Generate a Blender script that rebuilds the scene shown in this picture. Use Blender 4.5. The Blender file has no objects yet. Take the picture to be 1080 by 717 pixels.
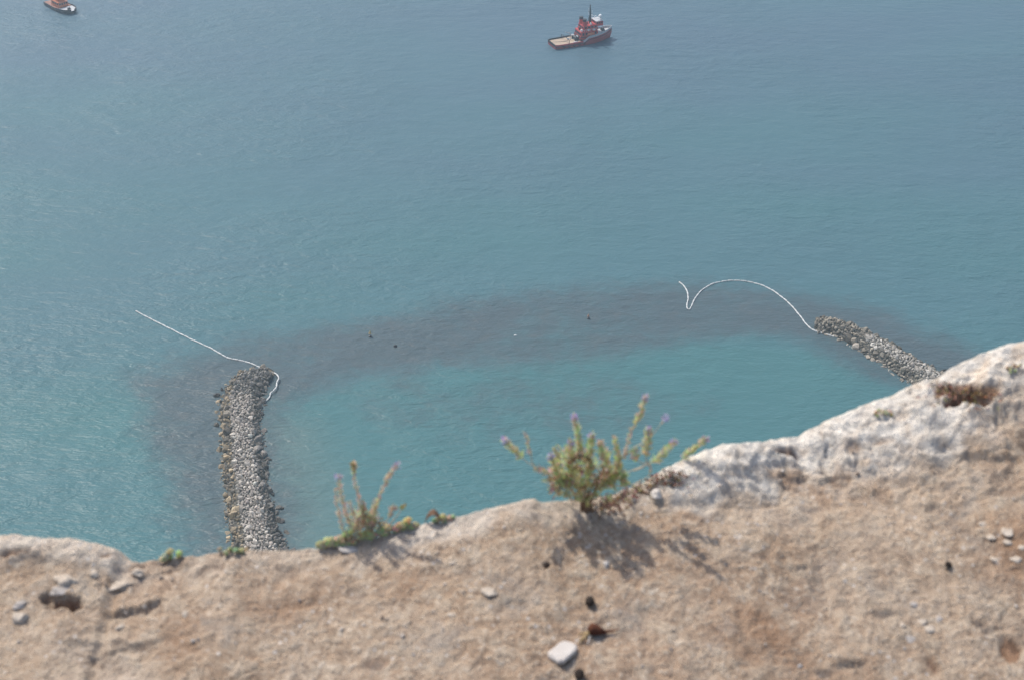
import bpy, bmesh, math, random
import numpy as np
from mathutils import Vector, Matrix, Euler, noise

R = math.radians
random.seed(7)
rng = np.random.default_rng(7)
C = bpy.context.scene.collection
sc = bpy.context.scene

# ------------------------------------------------------------------ camera
H = 320.0            # eye height above the sea
PITCH = R(32.0)
FPX = 1614.0         # focal length in photo pixels (1080 wide)
CAM = Vector((0, 0, H))
cp, sp = math.cos(PITCH), math.sin(PITCH)

def ray(px, py):
    a = (px - 540.0) / FPX
    b = (358.5 - py) / FPX
    return Vector((a, cp + b * sp, -sp + b * cp))

def at(px, py, z=0.0):
    """point of the level z under a pixel (world)"""
    d = ray(px, py)
    t = (z - H) / d.z
    return CAM + d * t

def at_depth(px, py, y):
    """point at forward distance y (world)"""
    d = ray(px, py)
    return CAM + d * (y / d.y)

cam_d = bpy.data.cameras.new('camera')
cam = bpy.data.objects.new('camera', cam_d)
C.objects.link(cam)
cam.location = CAM
cam.rotation_euler = (math.pi / 2 - PITCH, 0, 0)
cam_d.sensor_fit = 'HORIZONTAL'
cam_d.sensor_width = 23.4
cam_d.lens = FPX / 1080.0 * 23.4
cam_d.clip_start = 0.05
cam_d.clip_end = 60000
cam_d.dof.use_dof = True
cam_d.dof.focus_distance = 650
cam_d.dof.aperture_fstop = 5.6
sc.camera = cam

# ------------------------------------------------------------------ helpers
class MB:
    """collects shapes; build() links them as ONE mesh object"""
    def __init__(self):
        self.v, self.f, self.c = [], [], []
        self.col = (1, 1, 1)
    def add(self, vs, fs):
        n = len(self.v)
        self.v += [tuple(p) for p in vs]
        self.c += [self.col] * len(vs)
        self.f += [tuple(i + n for i in q) for q in fs]
    def box(self, c, s, rz=0.0, taper=1.0, bev=0.06):
        cx, cy, cz = c
        sx, sy, sz = s[0] / 2, s[1] / 2, s[2] / 2
        b = min(bev, sx * .4, sy * .4, sz * .4)
        pts = []
        for z, k, ins in ((-sz, 1, b), (-sz + b, 1, 0), (sz - b, taper, 0), (sz, taper, b)):
            X, Y = sx * k - ins, sy * k - ins
            for x, y in ((X - b, Y), (X, Y - b), (X, -Y + b), (X - b, -Y), (-X + b, -Y), (-X, -Y + b), (-X, Y - b), (-X + b, Y)):
                xr = x * math.cos(rz) - y * math.sin(rz)
                yr = x * math.sin(rz) + y * math.cos(rz)
                pts.append((cx + xr, cy + yr, cz + z))
        fs = [tuple(range(0, 8)), tuple(reversed(range(24, 32)))]
        for r in range(3):
            for i in range(8):
                j = (i + 1) % 8
                fs.append((r * 8 + i, (r + 1) * 8 + i, (r + 1) * 8 + j, r * 8 + j))
        self.add(pts, fs)
    def tube(self, pts, rad, n=8):
        pts = [Vector(p) for p in pts]
        if not hasattr(rad, '__len__'):
            rad = [rad] * len(pts)
        vs = []
        for i, p in enumerate(pts):
            d = (pts[min(i + 1, len(pts) - 1)] - pts[max(i - 1, 0)]).normalized()
            a = Vector((0, 0, 1)) if abs(d.z) < .9 else Vector((1, 0, 0))
            u = d.cross(a).normalized()
            w = d.cross(u)
            for k in range(n):
                t = 2 * math.pi * k / n
                vs.append(p + (u * math.cos(t) + w * math.sin(t)) * rad[i])
        fs = []
        for i in range(len(pts) - 1):
            for k in range(n):
                l = (k + 1) % n
                fs.append((i * n + k, i * n + l, (i + 1) * n + l, (i + 1) * n + k))
        fs.append(tuple(reversed(range(n))))
        fs.append(tuple(range((len(pts) - 1) * n, len(pts) * n)))
        self.add(vs, fs)
    def rock(self, c, r, seed, rough=.35, sub=2, rot=None, freq=1.1, chunk=0.0):
        base, faces = ICO[sub]
        M = (rot or Euler((random.uniform(0, 6), random.uniform(0, 6), random.uniform(0, 6)))).to_matrix()
        off = Vector((seed * 3.71, seed * 1.37, seed * 7.13))
        c = Vector(c)
        rr = random.Random(int(abs(seed) * 7919))
        cuts = [(Vector((rr.gauss(0, 1), rr.gauss(0, 1), rr.gauss(0, 1))).normalized(), rr.uniform(.5, .85)) for _ in range(int(chunk * 20))]
        vs = []
        for b in base:
            k = 1 + rough * noise.noise(b * freq + off) + rough * .45 * noise.noise(b * freq * 2.7 + off)
            p = b * k
            for n_, d_ in cuts:
                e_ = p.dot(n_) - d_
                if e_ > 0: p = p - n_ * e_
            if chunk and False:                                   # flatten towards a block
                m = max(abs(p.x), abs(p.y), abs(p.z))
                p = p.lerp(p / m * .8, chunk)
            p = Vector((p.x * r[0], p.y * r[1], p.z * r[2]))
            vs.append(c + M @ p)
        self.add(vs, faces)
    def leaf(self, p, d, L, w, up=None, bend=.2):
        """a small folded lance-shaped leaf"""
        d = Vector(d).normalized()
        a = Vector((random.gauss(0, 1), random.gauss(0, 1), random.gauss(0, 1)))
        s = d.cross(a).normalized()
        n = s.cross(d)
        p = Vector(p)
        m = p + d * L * .5 - n * w * .35
        t = p + d * L - n * L * bend
        self.add([p, m + s * w / 2 + n * w * .35, t, m - s * w / 2 + n * w * .35, m], [(0, 1, 4), (1, 2, 4), (4, 2, 3), (0, 4, 3)])
    def build(self, name, mat, parent=None, loc=(0, 0, 0), smooth=False):
        loc = Vector(loc)
        me = bpy.data.meshes.new(name)
        me.from_pydata([(p[0] - loc.x, p[1] - loc.y, p[2] - loc.z) for p in self.v], [], self.f)
        if any(c != (1, 1, 1) for c in self.c):
            at_ = me.attributes.new('tint', 'FLOAT_COLOR', 'POINT')
            arr = np.ones((len(self.c), 4), dtype=np.float32)
            arr[:, :3] = np.array(self.c, dtype=np.float32)
            at_.data.foreach_set('color', arr.ravel())
        me.materials.append(mat)
        if smooth:
            me.polygons.foreach_set('use_smooth', [True] * len(me.polygons))
        me.update()
        o = bpy.data.objects.new(name, me)
        C.objects.link(o)
        if parent is not None:
            o.parent = parent
        else:
            o.location = loc
        return o

ICO = {}
for s_ in (1, 2, 3, 4):
    bm = bmesh.new()
    bmesh.ops.create_icosphere(bm, subdivisions=s_, radius=1.0)
    bm.verts.ensure_lookup_table()
    ICO[s_] = ([v.co.copy() for v in bm.verts], [tuple(v.index for v in f.verts) for f in bm.faces])
    bm.free()

def tag(o, label=None, cat=None, group=None, kind=None):
    if label: o['label'] = label
    if cat: o['category'] = cat
    if group: o['group'] = group
    if kind: o['kind'] = kind
    return o

def thing(name, label, cat, loc=(0, 0, 0), rz=0.0, group=None):
    o = bpy.data.objects.new(name, None)
    C.objects.link(o)
    o.empty_display_size = .1
    o.location = loc
    o.rotation_euler = (0, 0, rz)
    return tag(o, label, cat, group)

# ------------------------------------------------------------------ materials
class NT:
    def __init__(self, name):
        self.m = bpy.data.materials.new(name)
        self.m.use_nodes = True
        self.t = self.m.node_tree
        self.t.nodes.clear()
        self.out = self.n('ShaderNodeOutputMaterial')
    def n(self, typ, **kw):
        nd = self.t.nodes.new(typ)
        for k, v in kw.items():
            if isinstance(v, (int, float, str, bool)) and hasattr(nd, k):
                setattr(nd, k, v)
        return nd
    def l(self, a, b):
        self.t.links.new(a, b)
    def val(self, sock, v):
        if hasattr(v, 'is_output'):
            self.l(v, sock)
        elif isinstance(v, tuple) and len(v) == 3 and sock.type == 'RGBA':
            sock.default_value = (*v, 1)
        else:
            sock.default_value = v
    def coord(self, scale=(1, 1, 1), rot=(0, 0, 0), kind='Object'):
        tc = self.n('ShaderNodeTexCoord')
        mp = self.n('ShaderNodeMapping')
        mp.inputs['Scale'].default_value = scale
        mp.inputs['Rotation'].default_value = rot
        self.l(tc.outputs[kind], mp.inputs['Vector'])
        return mp.outputs[0]
    def noise(self, vec, scale, detail=4, rough=.55, dist=0.0):
        nd = self.n('ShaderNodeTexNoise')
        self.l(vec, nd.inputs['Vector'])
        nd.inputs['Scale'].default_value = scale
        nd.inputs['Detail'].default_value = detail
        nd.inputs['Roughness'].default_value = rough
        nd.inputs['Distortion'].default_value = dist
        return nd.outputs['Fac']
    def voro(self, vec, scale, feature='F1', out='Distance', rnd=1.0):
        nd = self.n('ShaderNodeTexVoronoi')
        nd.feature = feature
        self.l(vec, nd.inputs['Vector'])
        nd.inputs['Scale'].default_value = scale
        nd.inputs['Randomness'].default_value = rnd
        return nd.outputs[out]
    def ramp(self, fac, lo, hi, a=0.0, b=1.0):
        nd = self.n('ShaderNodeMapRange')
        nd.interpolation_type = 'SMOOTHSTEP'
        self.l(fac, nd.inputs['Value'])
        for i, v in ((1, lo), (2, hi), (3, a), (4, b)):
            nd.inputs[i].default_value = v
        return nd.outputs[0]
    def mix(self, f, a, b, mode='MIX'):
        nd = self.n('ShaderNodeMix')
        nd.data_type = 'RGBA'
        nd.blend_type = mode
        self.val(nd.inputs[0], f)
        self.val(nd.inputs[6], a)
        self.val(nd.inputs[7], b)
        return nd.outputs[2]
    def math(self, op, a, b=0.0):
        nd = self.n('ShaderNodeMath')
        nd.operation = op
        self.val(nd.inputs[0], a)
        self.val(nd.inputs[1], b)
        return nd.outputs[0]
    def attr(self, name):
        nd = self.n('ShaderNodeAttribute')
        nd.attribute_name = name
        return nd.outputs['Color']
    def sep(self, col):
        nd = self.n('ShaderNodeSeparateColor')
        self.l(col, nd.inputs[0])
        return nd.outputs
    def bump(self, h, dist=1.0, strength=1.0, normal=None):
        nd = self.n('ShaderNodeBump')
        nd.inputs['Strength'].default_value = strength
        nd.inputs['Distance'].default_value = dist
        self.l(h, nd.inputs['Height'])
        if normal is not None:
            self.l(normal, nd.inputs['Normal'])
        return nd.outputs[0]
    def bsdf(self, col, rough=.8, normal=None, ior=1.45, spec=.5, metal=0.0):
        b = self.n('ShaderNodeBsdfPrincipled')
        self.val(b.inputs['Base Color'], col)
        self.val(b.inputs['Roughness'], rough)
        b.inputs['IOR'].default_value = ior
        b.inputs['Specular IOR Level'].default_value = spec
        b.inputs['Metallic'].default_value = metal
        if normal is not None:
            self.l(normal, b.inputs['Normal'])
        self.l(b.outputs[0], self.out.inputs['Surface'])
        self.b = b
        return self.m

def paint(name, col, rough=.5, wear=.25, scale=1.5, dirt=(.16, .12, .09)):
    t = NT(name)
    v = t.coord()
    f = t.ramp(t.noise(v, scale, 6, .65), .45, .75, 0, wear)
    c = t.mix(f, col, dirt)
    c = t.mix(t.ramp(t.noise(v, scale * 4, 3), .3, .7, 0, .25), c, tuple(x * .75 for x in col))
    return t.bsdf(c, rough)

def tinted(name, rough=.7, var=.35, scale=300, spec=.3, trans=0.0):
    """plant matter: colour held per vertex by the tissue itself"""
    t = NT(name)
    v = t.coord()
    c = t.attr('tint')
    c = t.mix(t.ramp(t.noise(v, scale, 3), .3, .7, 0, var), c, (.10, .075, .04))
    m = t.bsdf(c, rough, spec=spec)
    if trans:
        tr = t.n('ShaderNodeBsdfTranslucent')
        t.l(c, tr.inputs[0])
        mx = t.n('ShaderNodeMixShader')
        mx.inputs[0].default_value = trans
        t.l(t.b.outputs[0], mx.inputs[1])
        t.l(tr.outputs[0], mx.inputs[2])
        t.l(mx.outputs[0], t.out.inputs['Surface'])
    return m

# ------------------------------------------------------------------ light, air
SUN_EL, SUN_AZ = R(53), R(40)           # in front of the camera, to the left
sun_vec = Vector((-math.sin(SUN_AZ) * math.cos(SUN_EL), math.cos(SUN_AZ) * math.cos(SUN_EL), math.sin(SUN_EL)))
sd = bpy.data.lights.new('sun', 'SUN')
sd.energy = 3.4
sd.angle = R(0.9)
sd.color = (1.0, .95, .87)
so = bpy.data.objects.new('sun', sd)
C.objects.link(so)
so.rotation_euler = (-sun_vec).to_track_quat('-Z', 'Y').to_euler()
so.location = (0, 0, H + 50)

w = bpy.data.worlds.new('World')
sc.world = w
w.use_nodes = True
wt = w.node_tree
bg = wt.nodes.get('Background')
sky = wt.nodes.new('ShaderNodeTexSky')
sky.sky_type = 'NISHITA'
sky.sun_disc = False
sky.sun_elevation = SUN_EL
sky.sun_rotation = -SUN_AZ
sky.altitude = 50
sky.air_density = 1.0
sky.dust_density = 2.5
sky.ozone_density = 1.0
wt.links.new(sky.outputs[0], bg.inputs['Color'])
bg.inputs['Strength'].default_value = 0.15

sc.view_settings.view_transform = 'Standard'
sc.view_settings.look = 'None'
sc.view_settings.gamma = 1
sc.view_settings.use_curve_mapping = False
sc.view_settings.exposure = 0.17
sc.cycles.use_denoising = True
sc.cycles.denoiser = 'OPENIMAGEDENOISE'
sc.cycles.denoising_input_passes = 'RGB_ALBEDO_NORMAL'
sc.cycles.denoising_prefilter = 'NONE'
sc.cycles.volume_bounces = 1
sc.cycles.max_bounces = 6

HAZE = 0.00022
t = NT('air')
pv = t.n('ShaderNodeVolumePrincipled')
pv.inputs['Color'].default_value = (.76, .90, 1.0, 1)
pv.inputs['Density'].default_value = HAZE
pv.inputs['Anisotropy'].default_value = .58
t.l(pv.outputs[0], t.out.inputs['Volume'])
bm = bmesh.new()
bmesh.ops.create_cube(bm, size=1)
me = bpy.data.meshes.new('haze')
bm.to_mesh(me); bm.free()
me.materials.append(t.m)
hz = bpy.data.objects.new('haze', me)
C.objects.link(hz)
hz.scale = (24000, 24000, H + 12)
hz.location = (0, 6000, (H + 12) / 2 - 8)
tag(hz, kind='stuff')
# ------------------------------------------------------------------ the sea
def sdf_poly(P, X, Y):
    """signed distance (negative inside) of points to a closed polygon"""
    d = np.full(X.shape, 1e9)
    s = np.zeros(X.shape, bool)
    n = len(P)
    for i in range(n):
        ax, ay = P[i]; bx, by = P[(i + 1) % n]
        ex, ey = bx - ax, by - ay
        wx, wy = X - ax, Y - ay
        k = np.clip((wx * ex + wy * ey) / (ex * ex + ey * ey), 0, 1)
        d = np.minimum(d, np.hypot(wx - ex * k, wy - ey * k))
        c = ((ay > Y) != (by > Y)) & (X < (bx - ax) * (Y - ay) / (by - ay + 1e-12) + ax)
        s ^= c
    return np.where(s, -d, d)

def sstep(a, b, x):
    k = np.clip((x - a) / (b - a), 0, 1)
    return k * k * (3 - 2 * k)

def W(pts):
    return [tuple(at(*p).to_2d()) for p in pts]

REEF = W([(150, 402), (200, 382), (260, 362), (330, 347), (420, 332), (520, 316), (620, 306), (700, 299), (780, 303), (860, 313),
          (935, 328), (1008, 362), (1070, 404), (1090, 440), (975, 418), (930, 398), (890, 380), (860, 366), (800, 352), (720, 357),
          (640, 369), (560, 377), (470, 384), (390, 393), (330, 405), (300, 425), (288, 460), (294, 500), (306, 560), (318, 640),
          (240, 640), (216, 578), (196, 535), (182, 490), (168, 450)])
LAGOON = W([(300, 425), (390, 393), (560, 377), (720, 357), (860, 366), (930, 398), (975, 430), (1000, 520), (900, 700), (318, 700), (288, 460)])
SAND = W([(292, 455), (312, 460), (330, 520), (345, 600), (360, 700), (318, 700), (300, 560)])
DIM1 = W([(400, 402), (560, 405), (700, 420), (640, 450), (430, 440)])

gx = np.concatenate([[-12000, -7000, -4000, -2200, -1300, -800, -520], np.arange(-400, 401, 2.5), [520, 800, 1300, 2200, 4000, 7000, 12000]])
gy = np.concatenate([[-5600, -2500, -900, -200, 60, 220], np.arange(300, 1130, 2.5), [1250, 1500, 1900, 2600, 3800, 5600, 8500, 12500, 17600]])
X, Y = np.meshgrid(gx, gy)
nx, ny = len(gx), len(gy)
jit = np.array([noise.fractal(Vector((x * .018, y * .018, 1.3)), 1.0, 2.0, 4) for x, y in zip(X.ravel(), Y.ravel())]).reshape(X.shape)
jit2 = np.array([noise.fractal(Vector((x * .006, y * .012, 5.3)), 1.0, 2.0, 3) for x, y in zip(X.ravel(), Y.ravel())]).reshape(X.shape)
dr = sdf_poly(REEF, X, Y) + jit * 9
patch = .84 + .32 * jit + .2 * jit2
outer = np.clip((Y - 640) / 120, 0, 1) * 16       # the seaward edge fades deeper
reef = (1 - sstep(-14 - outer * .8, 22 + outer, dr)) * np.clip(patch, .45, 1)
dl = sdf_poly(LAGOON, X, Y)
lag = 1 - sstep(-6, 10, dl)
teal = np.clip(sstep(980, 430, Y) * .75 + jit2 * .3 + .05, 0, 1)
teal = np.maximum(teal, lag * (0.95 + .1 * jit2))
dsn = sdf_poly(SAND, X, Y)
sand = (1 - sstep(-6, 22, dsn)) * np.clip(.55 + .3 * jit, 0, 1)
dim = (1 - sstep(-10, 25, sdf_poly(DIM1, X, Y) + jit * 25)) * .38
reef = np.maximum(reef, dim)
col = np.stack([reef, np.clip(teal, 0, 1), np.clip(sand, 0, 1), np.ones_like(reef)], -1).astype(np.float32)
idx = np.arange(nx * ny).reshape(ny, nx)
F = np.stack([idx[:-1, :-1], idx[:-1, 1:], idx[1:, 1:], idx[1:, :-1]], -1).reshape(-1, 4)
V = np.stack([X, Y, np.zeros_like(X)], -1).reshape(-1, 3)

def np_mesh(name, V, F, mat, attr=None, smooth=True, loc=(0, 0, 0)):
    me = bpy.data.meshes.new(name)
    me.vertices.add(len(V)); me.vertices.foreach_set('co', V.astype(np.float32).ravel())
    me.loops.add(F.size); me.loops.foreach_set('vertex_index', F.astype(np.int32).ravel())
    me.polygons.add(len(F)); me.polygons.foreach_set('loop_start', np.arange(0, F.size, 4, dtype=np.int32))
    if smooth:
        me.polygons.foreach_set('use_smooth', np.ones(len(F), dtype=bool))
    me.update(calc_edges=True)
    if attr is not None:
        a = me.attributes.new('tint', 'FLOAT_COLOR', 'POINT')
        a.data.foreach_set('color', attr.reshape(-1).astype(np.float32))
    me.materials.append(mat)
    o = bpy.data.objects.new(name, me)
    o.location = loc
    C.objects.link(o)
    return o

t = NT('sea_water')
ch = t.sep(t.attr('tint'))
v0 = t.coord()
c = t.mix(ch[1], (.076, .130, .169), (.060, .153, .162))
c = t.mix(ch[2], c, (.115, .165, .160))
mot = t.math('ADD', t.math('MULTIPLY', t.noise(v0, .06, 5, .65, .6), .9), t.math('MULTIPLY', t.noise(v0, .25, 4, .6), .5))
weed = t.ramp(t.math('ADD', ch[0], t.math('SUBTRACT', mot, .7)), .08, .92)
c = t.mix(t.math('MULTIPLY', weed, .88), c, (.070, .091, .103))
c = t.mix(t.math('MULTIPLY', weed, t.ramp(t.noise(v0, .11, 4, .65), .5, .72, 0, .45)), c, (.105, .115, .115))
vr = t.coord(scale=(.42, 1, 1), rot=(0, 0, R(-9)))
vr2 = t.coord(scale=(.5, 1, 1), rot=(0, 0, R(16)))
vr3 = t.coord(scale=(.35, 1, 1), rot=(0, 0, R(-4)))
swell = t.math('MULTIPLY', t.noise(vr, .055, 2, .5), .8)
w1 = t.math('MULTIPLY', t.noise(vr2, .15, 3, .6, .4), 1.2)
w2 = t.math('MULTIPLY', t.noise(vr, .42, 3, .65, .3), .58)
w3 = t.math('MULTIPLY', t.noise(vr3, 1.1, 2, .6), .22)
calm = t.ramp(t.noise(v0, .007, 3, .5, .5), .35, .62, .55, 1.15)     # gust patches
hgt = t.math('ADD', t.math('ADD', swell, w1), t.math('ADD', w2, w3))
hgt = t.math('MULTIPLY', hgt, calm)
nrm = t.bump(hgt, 1.0, 1.0)
M_SEA = t.bsdf(c, .33, nrm, ior=1.333, spec=.18)
sea = np_mesh('sea', V, F, M_SEA, col)
tag(sea, kind='structure')

# sea bed far below keeps the water body closed from beneath
# ------------------------------------------------------------------ foreground rock
SKY = [(-120, 556), (0, 563), (18, 563), (42, 567), (60, 569), (85, 569), (104, 574), (120, 578), (131, 588), (140, 590), (180, 588), (212, 586), (240, 580),
       (300, 581), (345, 577), (375, 572), (410, 563), (440, 555), (480, 544), (520, 534), (560, 526), (600, 527), (640, 522), (672, 512), (692, 501),
       (704, 492), (722, 484), (745, 474), (770, 467), (800, 463), (832, 461), (842, 462), (850, 455), (880, 440), (910, 428), (940, 416), (965, 404),
       (990, 396), (1012, 384), (1035, 374), (1055, 366), (1080, 361), (1110, 352), (1200, 338)]
YE = [(-120, 1.99), (0, 1.98), (135, 1.95), (240, 1.95), (480, 2.0), (640, 2.05), (840, 2.2), (1000, 2.3), (1080, 2.35), (1200, 2.42)]
LIP = [(-120, .018), (0, .018), (100, .014), (128, .010), (140, 0), (300, 0), (400, .002), (560, .006), (650, .004), (690, .008), (710, .016), (760, .022), (810, .02), (842, .006), (860, .014), (920, .026), (1000, .03), (1080, .034), (1200, .034)]
LW = [(-120, .05), (140, .05), (690, .05), (760, .085), (842, .07), (920, .13), (1080, .18), (1200, .19)]
def lerp_tab(tab, q):
    xs, ys = zip(*tab)
    return np.interp(q, xs, ys)
pxs = np.arange(-120, 1201, 2.0)
pys = lerp_tab(SKY, pxs)
pyd = lerp_tab(YE, pxs)
ex, ez = [], []
for a, b, c_ in zip(pxs, pys, pyd):
    q = at_depth(a, b, c_) - CAM
    ex.append(q.x); ez.append(q.z)
ex, ez = np.array(ex), np.array(ez)
def edge(x):
    return np.interp(x, ex, pyd), np.interp(x, ex, ez), np.interp(x, ex, lerp_tab(LIP, pxs)), np.interp(x, ex, lerp_tab(LW, pxs))

ZF = -1.60
def rp(px, py, z=ZF):
    """point of the ledge's mean level under a pixel, camera at the origin"""
    q = at(px, py, H + z)
    return q.x, q.y

def fbm(x, y, s, o=3, z=0.0):
    return noise.fractal(Vector((x * s, y * s, z)), 1.0, 2.0, o)

DENTS = [  # px, py, half width px, half height px, depth m, angle, brown, dark
    (66, 634, 20, 6, .034, .15, .6, .5), (48, 631, 13, 6, .022, .6, .2, .5), (80, 639, 14, 5, .024, -.2, .6, .4), (110, 586, 11, 5, .012, .4, .6, .2), (172, 597, 22, 6, .013, 0, .2, .3),
    (18, 582, 24, 5, .012, .1, .6, .15), (1010, 421, 18, 5, .024, .1, 1, .1), (1036, 424, 14, 5, .021, 0, 1, .2), (1008, 410, 26, 9, .012, -.2, 1, .2), (1040, 415, 24, 8, .008, .1, .8, .1), (986, 389, 6, 4, .02, 0, .5, .5),
    (822, 474, 16, 4, .018, 0, .7, .2), (835, 507, 14, 5, .007, 0, .2, .4), (926, 467, 14, 4, .012, .1, .5, .4), (577, 596, 5, 3.4, .016, 0, .5, .3), (596, 616, 3, 2, .009, 0, .3, .3),
    (1000, 600, 3.4, 2, .012, 0, .5, .3), (852, 538, 12, 4, .008, -.3, 0, .7), (912, 565, 16, 5, .008, -.5, 0, .8), (940, 622, 12, 5, .009, -.3, 0, .8), (935, 648, 14, 4, .010, .1, 0, .8),
    (1036, 660, 12, 5, .012, -.5, 0, .9), (896, 701, 14, 3, .010, 0, .1, .6), (985, 702, 5, 10, .008, .2, .6, .4), (1065, 690, 9, 8, .013, 0, .9, .3), (870, 712, 16, 5, .010, 0, .1, .8),
    (376, 632, 10, 9, .008, .3, 0, .6), (408, 656, 6, 5, .006, 0, 0, .6), (395, 700, 12, 5, .006, -.3, .4, .4), (140, 683, 26, 5, .011, -.3, 0, .6), (118, 700, 10, 5, .008, 0, 0, .6),
    (800, 585, 18, 5, .006, -.2, .3, .4), (735, 530, 22, 6, .006, .1, 0, .5), (1000, 535, 16, 5, .007, 0, 0, .4), (1060, 520, 20, 4, .007, 0, .2, .4), (690, 620, 8, 3, .004, .5, 0, .5),
    (540, 640, 10, 4, .004, 0, .1, .3), (455, 610, 12, 5, .004, 0, .1, .2), (300, 600, 16, 5, .005, 0, .1, .4), (225, 600, 14, 4, .008, 0, .2, .5), (75, 680, 30, 4, .006, .15, 0, .3),
    (250, 655, 14, 4, .004, -.4, .1, .2), (205, 668, 8, 4, .006, 0, 0, .4), (660, 560, 26, 4, .003, .35, 0, .5), (845, 600, 9, 4, .010, .6, .1, .5), (822, 583, 8, 3, .008, -.6, .2, .5)]
STEPS = [  # a small scarp facing the viewer: polyline px, drop, width m
    ([(108, 646), (128, 648), (150, 643), (176, 632)], .012, .022), ([(60, 683), (95, 689), (118, 688), (150, 676), (190, 664)], .009, .022),
    ([(0, 596), (30, 590), (60, 594)], .008, .02), ([(140, 600), (165, 602), (210, 596)], .012, .018), ([(985, 474), (1010, 476), (1040, 482), (1085, 486)], .010, .02),
    ([(900, 470), (950, 468), (985, 474)], .006, .02), ([(1030, 516), (1085, 522)], .008, .02), ([(820, 585), (850, 606)], .008, .02), ([(690, 512), (720, 503), (745, 497)], .008, .02),
    ([(960, 660), (985, 690), (992, 717)], .010, .03), ([(870, 700), (920, 702)], .008, .02)]
dents, steps = [], []
def ledge(X, Y, full=True):
    """height field of the cliff-top ledge (camera at origin) + tint masks"""
    ye, ze, lip, lw = edge(X)
    wob = np.array([fbm(x, 3.1, 14, 3) for x in X.ravel()]).reshape(X.shape) * .006
    ye = ye + wob * 0
    t_ = ye - Y
    k = np.clip(t_ / .62, 0, 1)
    k2 = np.clip((ye - Y) / .62, 0, 1.6)
    zin = (ze - lip) - .07 * k2 - (.03 + np.clip(ze + 1.6, -.1, .2) * .6) * np.clip(k2, 0, 1)
    Z = zin + lip * (1 - sstep(0.0, 1.0, np.clip(t_ / lw - .25, 0, 1)))
    big = np.array([fbm(x, y, 3.2, 3, .4) for x, y in zip(X.ravel(), Y.ravel())]).reshape(X.shape)
    mid = np.array([fbm(x, y, 13, 4, 2.4) for x, y in zip(X.ravel(), Y.ravel())]).reshape(X.shape)
    fin = np.array([fbm(x, y, 60, 3, 4.4) for x, y in zip(X.ravel(), Y.ravel())]).reshape(X.shape)
    inner = sstep(.02, .16, t_)
    Z = Z + big * .006 * inner * sstep(1.2, 1.6, Y) + mid * (.0044 - .0004 * inner) + fin * .0036
    ck = np.array([noise.fractal(Vector((x * 5.5 + .3 * y, y * 9, 7.7)), 1.0, 2.0, 4) for x, y in zip(X.ravel(), Y.ravel())]).reshape(X.shape)
    ck2 = np.array([noise.noise(Vector((x * 3, y * 3, 12.7))) for x, y in zip(X.ravel(), Y.ravel())]).reshape(X.shape)
    crack = np.clip(1 - np.abs(ck) / .035, 0, 1) * sstep(.05, .3, ck2)
    rim = (1 - sstep(.9, 2.2, t_ / lw)) * sstep(.25, .42, X)          # the broken limestone at the right
    hard = np.array([noise.turbulence(Vector((x * 16, y * 22, 3.3)), 4, True) for x, y in zip(X.ravel(), Y.ravel())]).reshape(X.shape)
    Z = Z - crack * .006 * inner - rim * sstep(0, .03, t_) * (.016 * (hard - .55) + .008 * crack)
    Z = Z - rim * sstep(.01, .04, t_) * .011 * np.floor(2.5 * (t_ / lw) + 1.2 * mid + ck) * .5
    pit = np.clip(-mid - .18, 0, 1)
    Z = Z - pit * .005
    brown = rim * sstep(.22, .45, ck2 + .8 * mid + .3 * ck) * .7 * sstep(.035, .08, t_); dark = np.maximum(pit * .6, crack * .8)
    for x0, y0, rx, ry, dp, an, br, dk in dents:
        dx, dy = X - x0, Y - y0
        ca, sa = math.cos(an), math.sin(an)
        u = (dx * ca + dy * sa) / rx; v_ = (-dx * sa + dy * ca) / ry
        q = np.sqrt(u * u + v_ * v_) + mid * .8 + fin * .3 + ck * .45 + .7 * (hard - .5)
        m = 1 - sstep(.45, 1.15, q)
        Z = Z - dp * (.62 if dp > .018 else .5) * m
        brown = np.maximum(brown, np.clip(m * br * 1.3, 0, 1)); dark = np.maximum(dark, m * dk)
    for P, d, wd in steps:
        best = np.full(X.shape, 1e9); side = np.zeros_like(X); al = np.zeros_like(X)
        for i in range(len(P) - 1):
            ax, ay = P[i]; bx, by = P[i + 1]
            e = (bx - ax, by - ay)
            L2 = e[0] ** 2 + e[1] ** 2
            kk = np.clip(((X - ax) * e[0] + (Y - ay) * e[1]) / L2, 0, 1)
            qx, qy = ax + kk * e[0], ay + kk * e[1]
            dd = np.hypot(X - qx, Y - qy)
            sg = ((X - ax) * e[1] - (Y - ay) * e[0]) / math.sqrt(L2)     # + on the viewer's side
            u = best > dd
            best = np.where(u, dd, best); side = np.where(u, sg, side)
            al = np.where(u, (i + kk) / (len(P) - 1), al)
        ends = sstep(0, .2, al) * (1 - sstep(.8, 1, al)) * (best < 3 * wd)
        sd_ = side + mid * .016 + fin * .004
        near = np.where(sd_ > 0, (.55 + 1.1 * np.clip(mid + .2, 0, 1)) * .75 * d * np.exp(-sd_ / wd) * sstep(0, .006, sd_), 0)
        far = np.where(sd_ <= 0, d * .35 * np.exp(sd_ / (wd * .7)), 0)
        m = ends * np.exp(-(np.maximum(best - np.abs(side), 0) / wd) ** 2)
        Z = Z - (near - far) * m
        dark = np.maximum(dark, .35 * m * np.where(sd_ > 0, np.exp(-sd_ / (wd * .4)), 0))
    # beyond the rim it falls away
    o = np.clip(-t_, 0, None)
    Z = Z - np.where(t_ < 0, .95 * o + 3.0 * o * o, 0)
    Z = np.maximum(Z, -1.75 - 1.55 * np.clip(Y - 1.9, 0, None) + mid * .02)
    # pale weathered limestone along the right-hand rim, thin along the middle rim
    px = 540 + X / np.maximum(Y, .5) * FPX / 1.02
    u1 = 1 - sstep(.6, 1.4, t_ / np.minimum(lw, .12) + mid * .5)
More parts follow.
